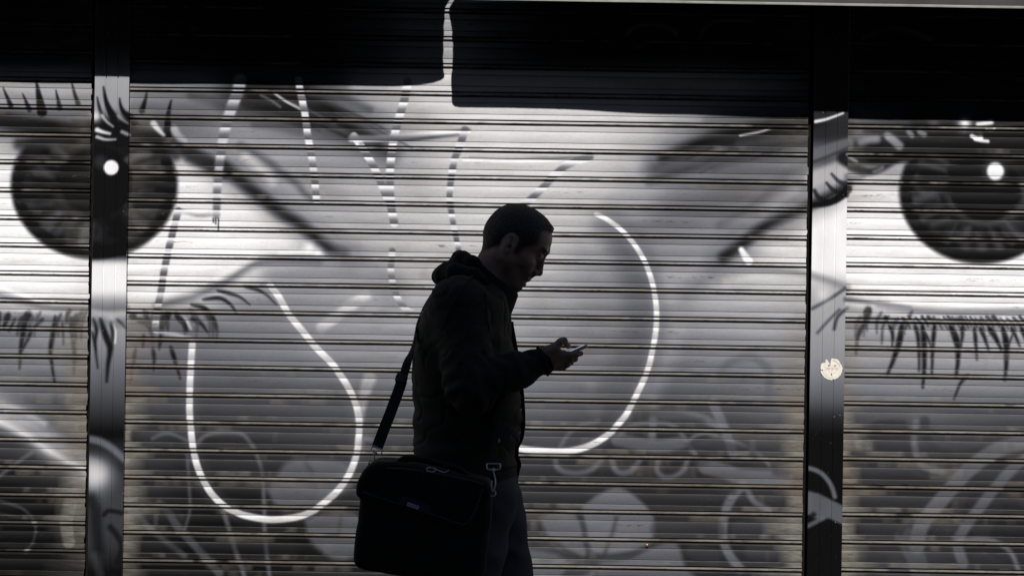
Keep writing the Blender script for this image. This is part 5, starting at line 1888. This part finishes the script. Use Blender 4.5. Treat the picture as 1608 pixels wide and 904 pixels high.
V, F, fbag = poly_solid([(570, 745), (598, 727), (650, 732), (720, 746), (764, 757), (772, 775), (772, 812), (766, 862), (757, 902), (735, 911), (690, 909), (640, 904), (590, 895.5), (564, 888), (556.5, 874), (559, 842), (563.5, 806), (565, 772)], YB - .052, YB + .055, .022, .0046, .012)
mesh_from('bag_body', crumple(V, F, .004, 9), F, M['nylon'], bag)
V, F, fflap = poly_solid([(563, 752), (572, 736), (584, 726), (600, 720.5), (646, 724), (700, 737), (748, 746), (768, 752), (773.5, 768), (766, 780), (758, 781), (747, 810), (738, 826), (727, 831), (712, 828), (680, 816), (646, 804.5), (602, 791), (572, 781), (562, 775), (560, 763)], YB - .068, YB + .062, .016, .0046, .008)
mesh_from('flap', crumple(V, F, .003, 10), F, M['nylon'], bag)


def on_front(x, y, field, off=.001):
    p = np.array(P(x, y, YB - .10))
    for _ in range(40):
        s_ = field.sample(p)
        if s_ < off:
            break
        p[1] += max(s_ - off, .0005)
    return Vector(p)


MB().tube([on_front(x, y - 3, fflap, .0015) for x, y in catmull([(567, 776), (602, 788), (646, 801), (680, 812), (712, 824), (728, 827), (737, 820), (745, 806), (753, 785), (757, 772)], 5)], .0021, 6).build('piping', M['piping'], bag)
mb = MB()
pts = catmull([(606, 736), (640, 738), (680, 744), (730, 754), (760, 762)], 5)
mb.tube([on_front(x, y, fflap, .0012) for x, y in pts], .0024, 6).build('top_seam', M['piping'], bag)
# navy patch with its small pale plate (the printed word on it cannot be read)
def plate(cx, cy, w, h, ang, off, th, rounds=0):
    c_, s_ = math.cos(ang), math.sin(ang)
    V, m_ = [], 10
    for sgn in (1, 0):
        for i in range(m_ + 1):
            for b_ in (-1, 1):
                a = -1 + 2 * i / m_
                hh = h * (1 - (abs(a) ** 4) * .5 * rounds)
                x, y = cx + a * w * c_ - b_ * hh * s_, cy + a * w * s_ + b_ * hh * c_
                p = on_front(x, y, fflap, off)
                V.append(p + Vector((0, -th * sgn, 0)))
    n = 2 * (m_ + 1)
    F = [(2 * i, 2 * i + 2, 2 * i + 3, 2 * i + 1) for i in range(m_)]
    F += [(n + 2 * i, 2 * i, 2 * i + 2, n + 2 * i + 2) for i in range(m_)] + [(2 * i + 1, n + 2 * i + 1, n + 2 * i + 3, 2 * i + 3) for i in range(m_)]
    F += [(0, 1, n + 1, n), (2 * m_, n + 2 * m_, n + 2 * m_ + 1, 2 * m_ + 1)]
    return V, F


A14 = R(19)
V, F = plate(650, 793, 27, 7.5, A14, .0012, .0015, 1)
patch = MB().add(V, F).build('patch', M['navy'], bag)
V, F = plate(647.8, 795, 9.6, 2.9, A14, .003, .0018)
MB().add(V, F).build('badge', M['badge'], patch)
mb = MB()
r_ = random.Random(4)
for k in range(9):
    x = -7.2 + k * 1.75
    V, F = plate(647.8 + x * math.cos(A14), 795 + x * math.sin(A14), .62, .95 if k in (0,) else .75, A14, .0050, .0004)
    mb.add(V, F)
mb.build('badge_print', M['badgeink'], patch)
# carrying handle, folded down on top, with its two rings
pts = [P(x, y, YB + dy) for x, y, dy in ((625, 727, -.02), (632, 721, -.03), (650, 719.5, -.036), (675, 724, -.038), (700, 730, -.036), (722, 737, -.03), (734, 746, -.02))]
MB().tube([Vector(p) for p in catmull(pts, 6)], .0085, 10).build('handle', M['webbing'], bag)
for x, y in ((676, 738.5), (712, 741)):
    c = on_front(x, y, fflap, .004)
    MB().tube([c + Vector((.011 * math.cos(a) + .004 * math.sin(a), -.002, -.003 * math.cos(a) + .005 * math.sin(a))) for a in np.linspace(0, 2 * math.pi, 20)[:-1]], .0013, 6, closed=True).build('handle_ring', M['chrome'], bag)
pts = [on_front(x, y, fflap, .003) for x, y in ((682, 737), (690, 741), (700, 742.5), (706, 740))]
MB().tube([Vector(p) for p in catmull(pts, 4)], .0012, 6).build('handle_ring', M['chrome'], bag)

# strap: over his far shoulder, back clip to front clip
path = [(592, 703, -2.335), (602, 676, -2.305), (613, 648, -2.275), (629, 604, -2.225), (640, 568, -2.175), (649, 540, -2.12), (661, 492, -2.03), (690, 452, -1.95), (722, 442, -1.885), (765, 458, -1.87), (794, 492, -1.91), (799, 545, -1.98), (789, 600, -2.09), (780, 650, -2.17), (776, 695, -2.22), (775.5, 729, -2.30)]
pts3 = [Vector(p) for p in catmull([P(*p) for p in path], 8)]
outp, outn = [], []
for p in pts3:
    s_ = torso_only.sample(p)
    g = Vector(torso_only.grad(p))
    if s_ < .0035:
        p = Vector(on_surface(torso_only, p, .0035, 4))
        g = Vector(torso_only.grad(p))
    outp.append(p)
    outn.append(g)
for _ in range(2):
    outp = [outp[0]] + [(outp[i - 1] + outp[i] * 2 + outp[i + 1]) / 4 for i in range(1, len(outp) - 1)] + [outp[-1]]
nf = len(outp)
fr_y = Vector((0, -1, 0))
nrm = []
for i, (p, g) in enumerate(zip(outp, outn)):
    e_ = min(1, max(0, (42 - i) / 12)) + max(0, 1 - (nf - 1 - i) / 26)
    nrm.append((g * (1 - min(1, e_)) + fr_y * min(1, e_) + g * .15).normalized())
wid = [.030 if i < 26 else .0235 for i in range(nf)]
strap = MB().ribbon(outp, nrm, wid, .0032).build('strap', M['webbing'], bag)
c = outp[26]
t_ = (outp[28] - outp[24]).normalized()
s_ = t_.cross(nrm[26]).normalized()
mb = MB()
c = c - s_ * .003
mb.ribbon([c - t_ * .013, c - t_ * .008, c, c + t_ * .008, c + t_ * .013], [nrm[26]] * 5, [.028, .032, .033, .032, .028], .009)
mb.build('slide_buckle', M['sole'], strap)


def clip(tip, top, width):
    """trigger clip: strap loop, swivel and hook from top (strap) to tip (bag ring)"""
    tip, top = Vector(tip), Vector(top)
    d_ = (tip - top).normalized()
    s_ = d_.cross(Vector((0, 1, 0))).normalized()
    y_ = Vector((0, -1, 0))
    L = (tip - top).length
    root_ = MB().tube([top + s_ * (a * width / 2) + d_ * b_ for a, b_ in ((-1, -.004), (-1, .006), (-.92, .0105), (-.3, .0115), (.3, .0115), (.92, .0105), (1, .006), (1, -.004))], .0017, 8).tube([top + s_ * (a * width / 2) - d_ * .004 for a in (-1, 0, 1)], .0015, 8)
    o = root_.build('clip', M['chrome'], bag)
    MB().tube([top + d_ * .008, top + d_ * .013, top + d_ * .014, top + d_ * .018], [.0032, .0032, .0045, .0026], 10).build('swivel', M['chrome'], o)
    h0 = top + d_ * .018
    l = L - .018
    MB().tube([Vector(p) for p in catmull([h0, h0 + d_ * l * .3 + s_ * .004, h0 + d_ * l * .62 + s_ * .0055, h0 + d_ * l * .9 + s_ * .002, h0 + d_ * l * .95 - s_ * .003, h0 + d_ * l * .7 - s_ * .0052, h0 + d_ * l * .45 - s_ * .004], 5)], .0018, 8).build('hook', M['chrome'], o)


clip(P(580, 731, YB + .005), P(592.5, 704.5, YB), .029)
clip(P(774.5, 771, YB - .045), P(775, 730, YB - .03), .036)
for x, y, yy in ((579, 736, YB + .005), (773, 774, YB - .040)):
    c = P(x, y, yy)
    MB().tube([c + Vector((.009 * math.cos(a), .003 * math.sin(a), .0075 * math.sin(a))) for a in np.linspace(0, 2 * math.pi, 18)[:-1]], .0018, 6, closed=True).build('bag_ring', M['chrome'], bag)
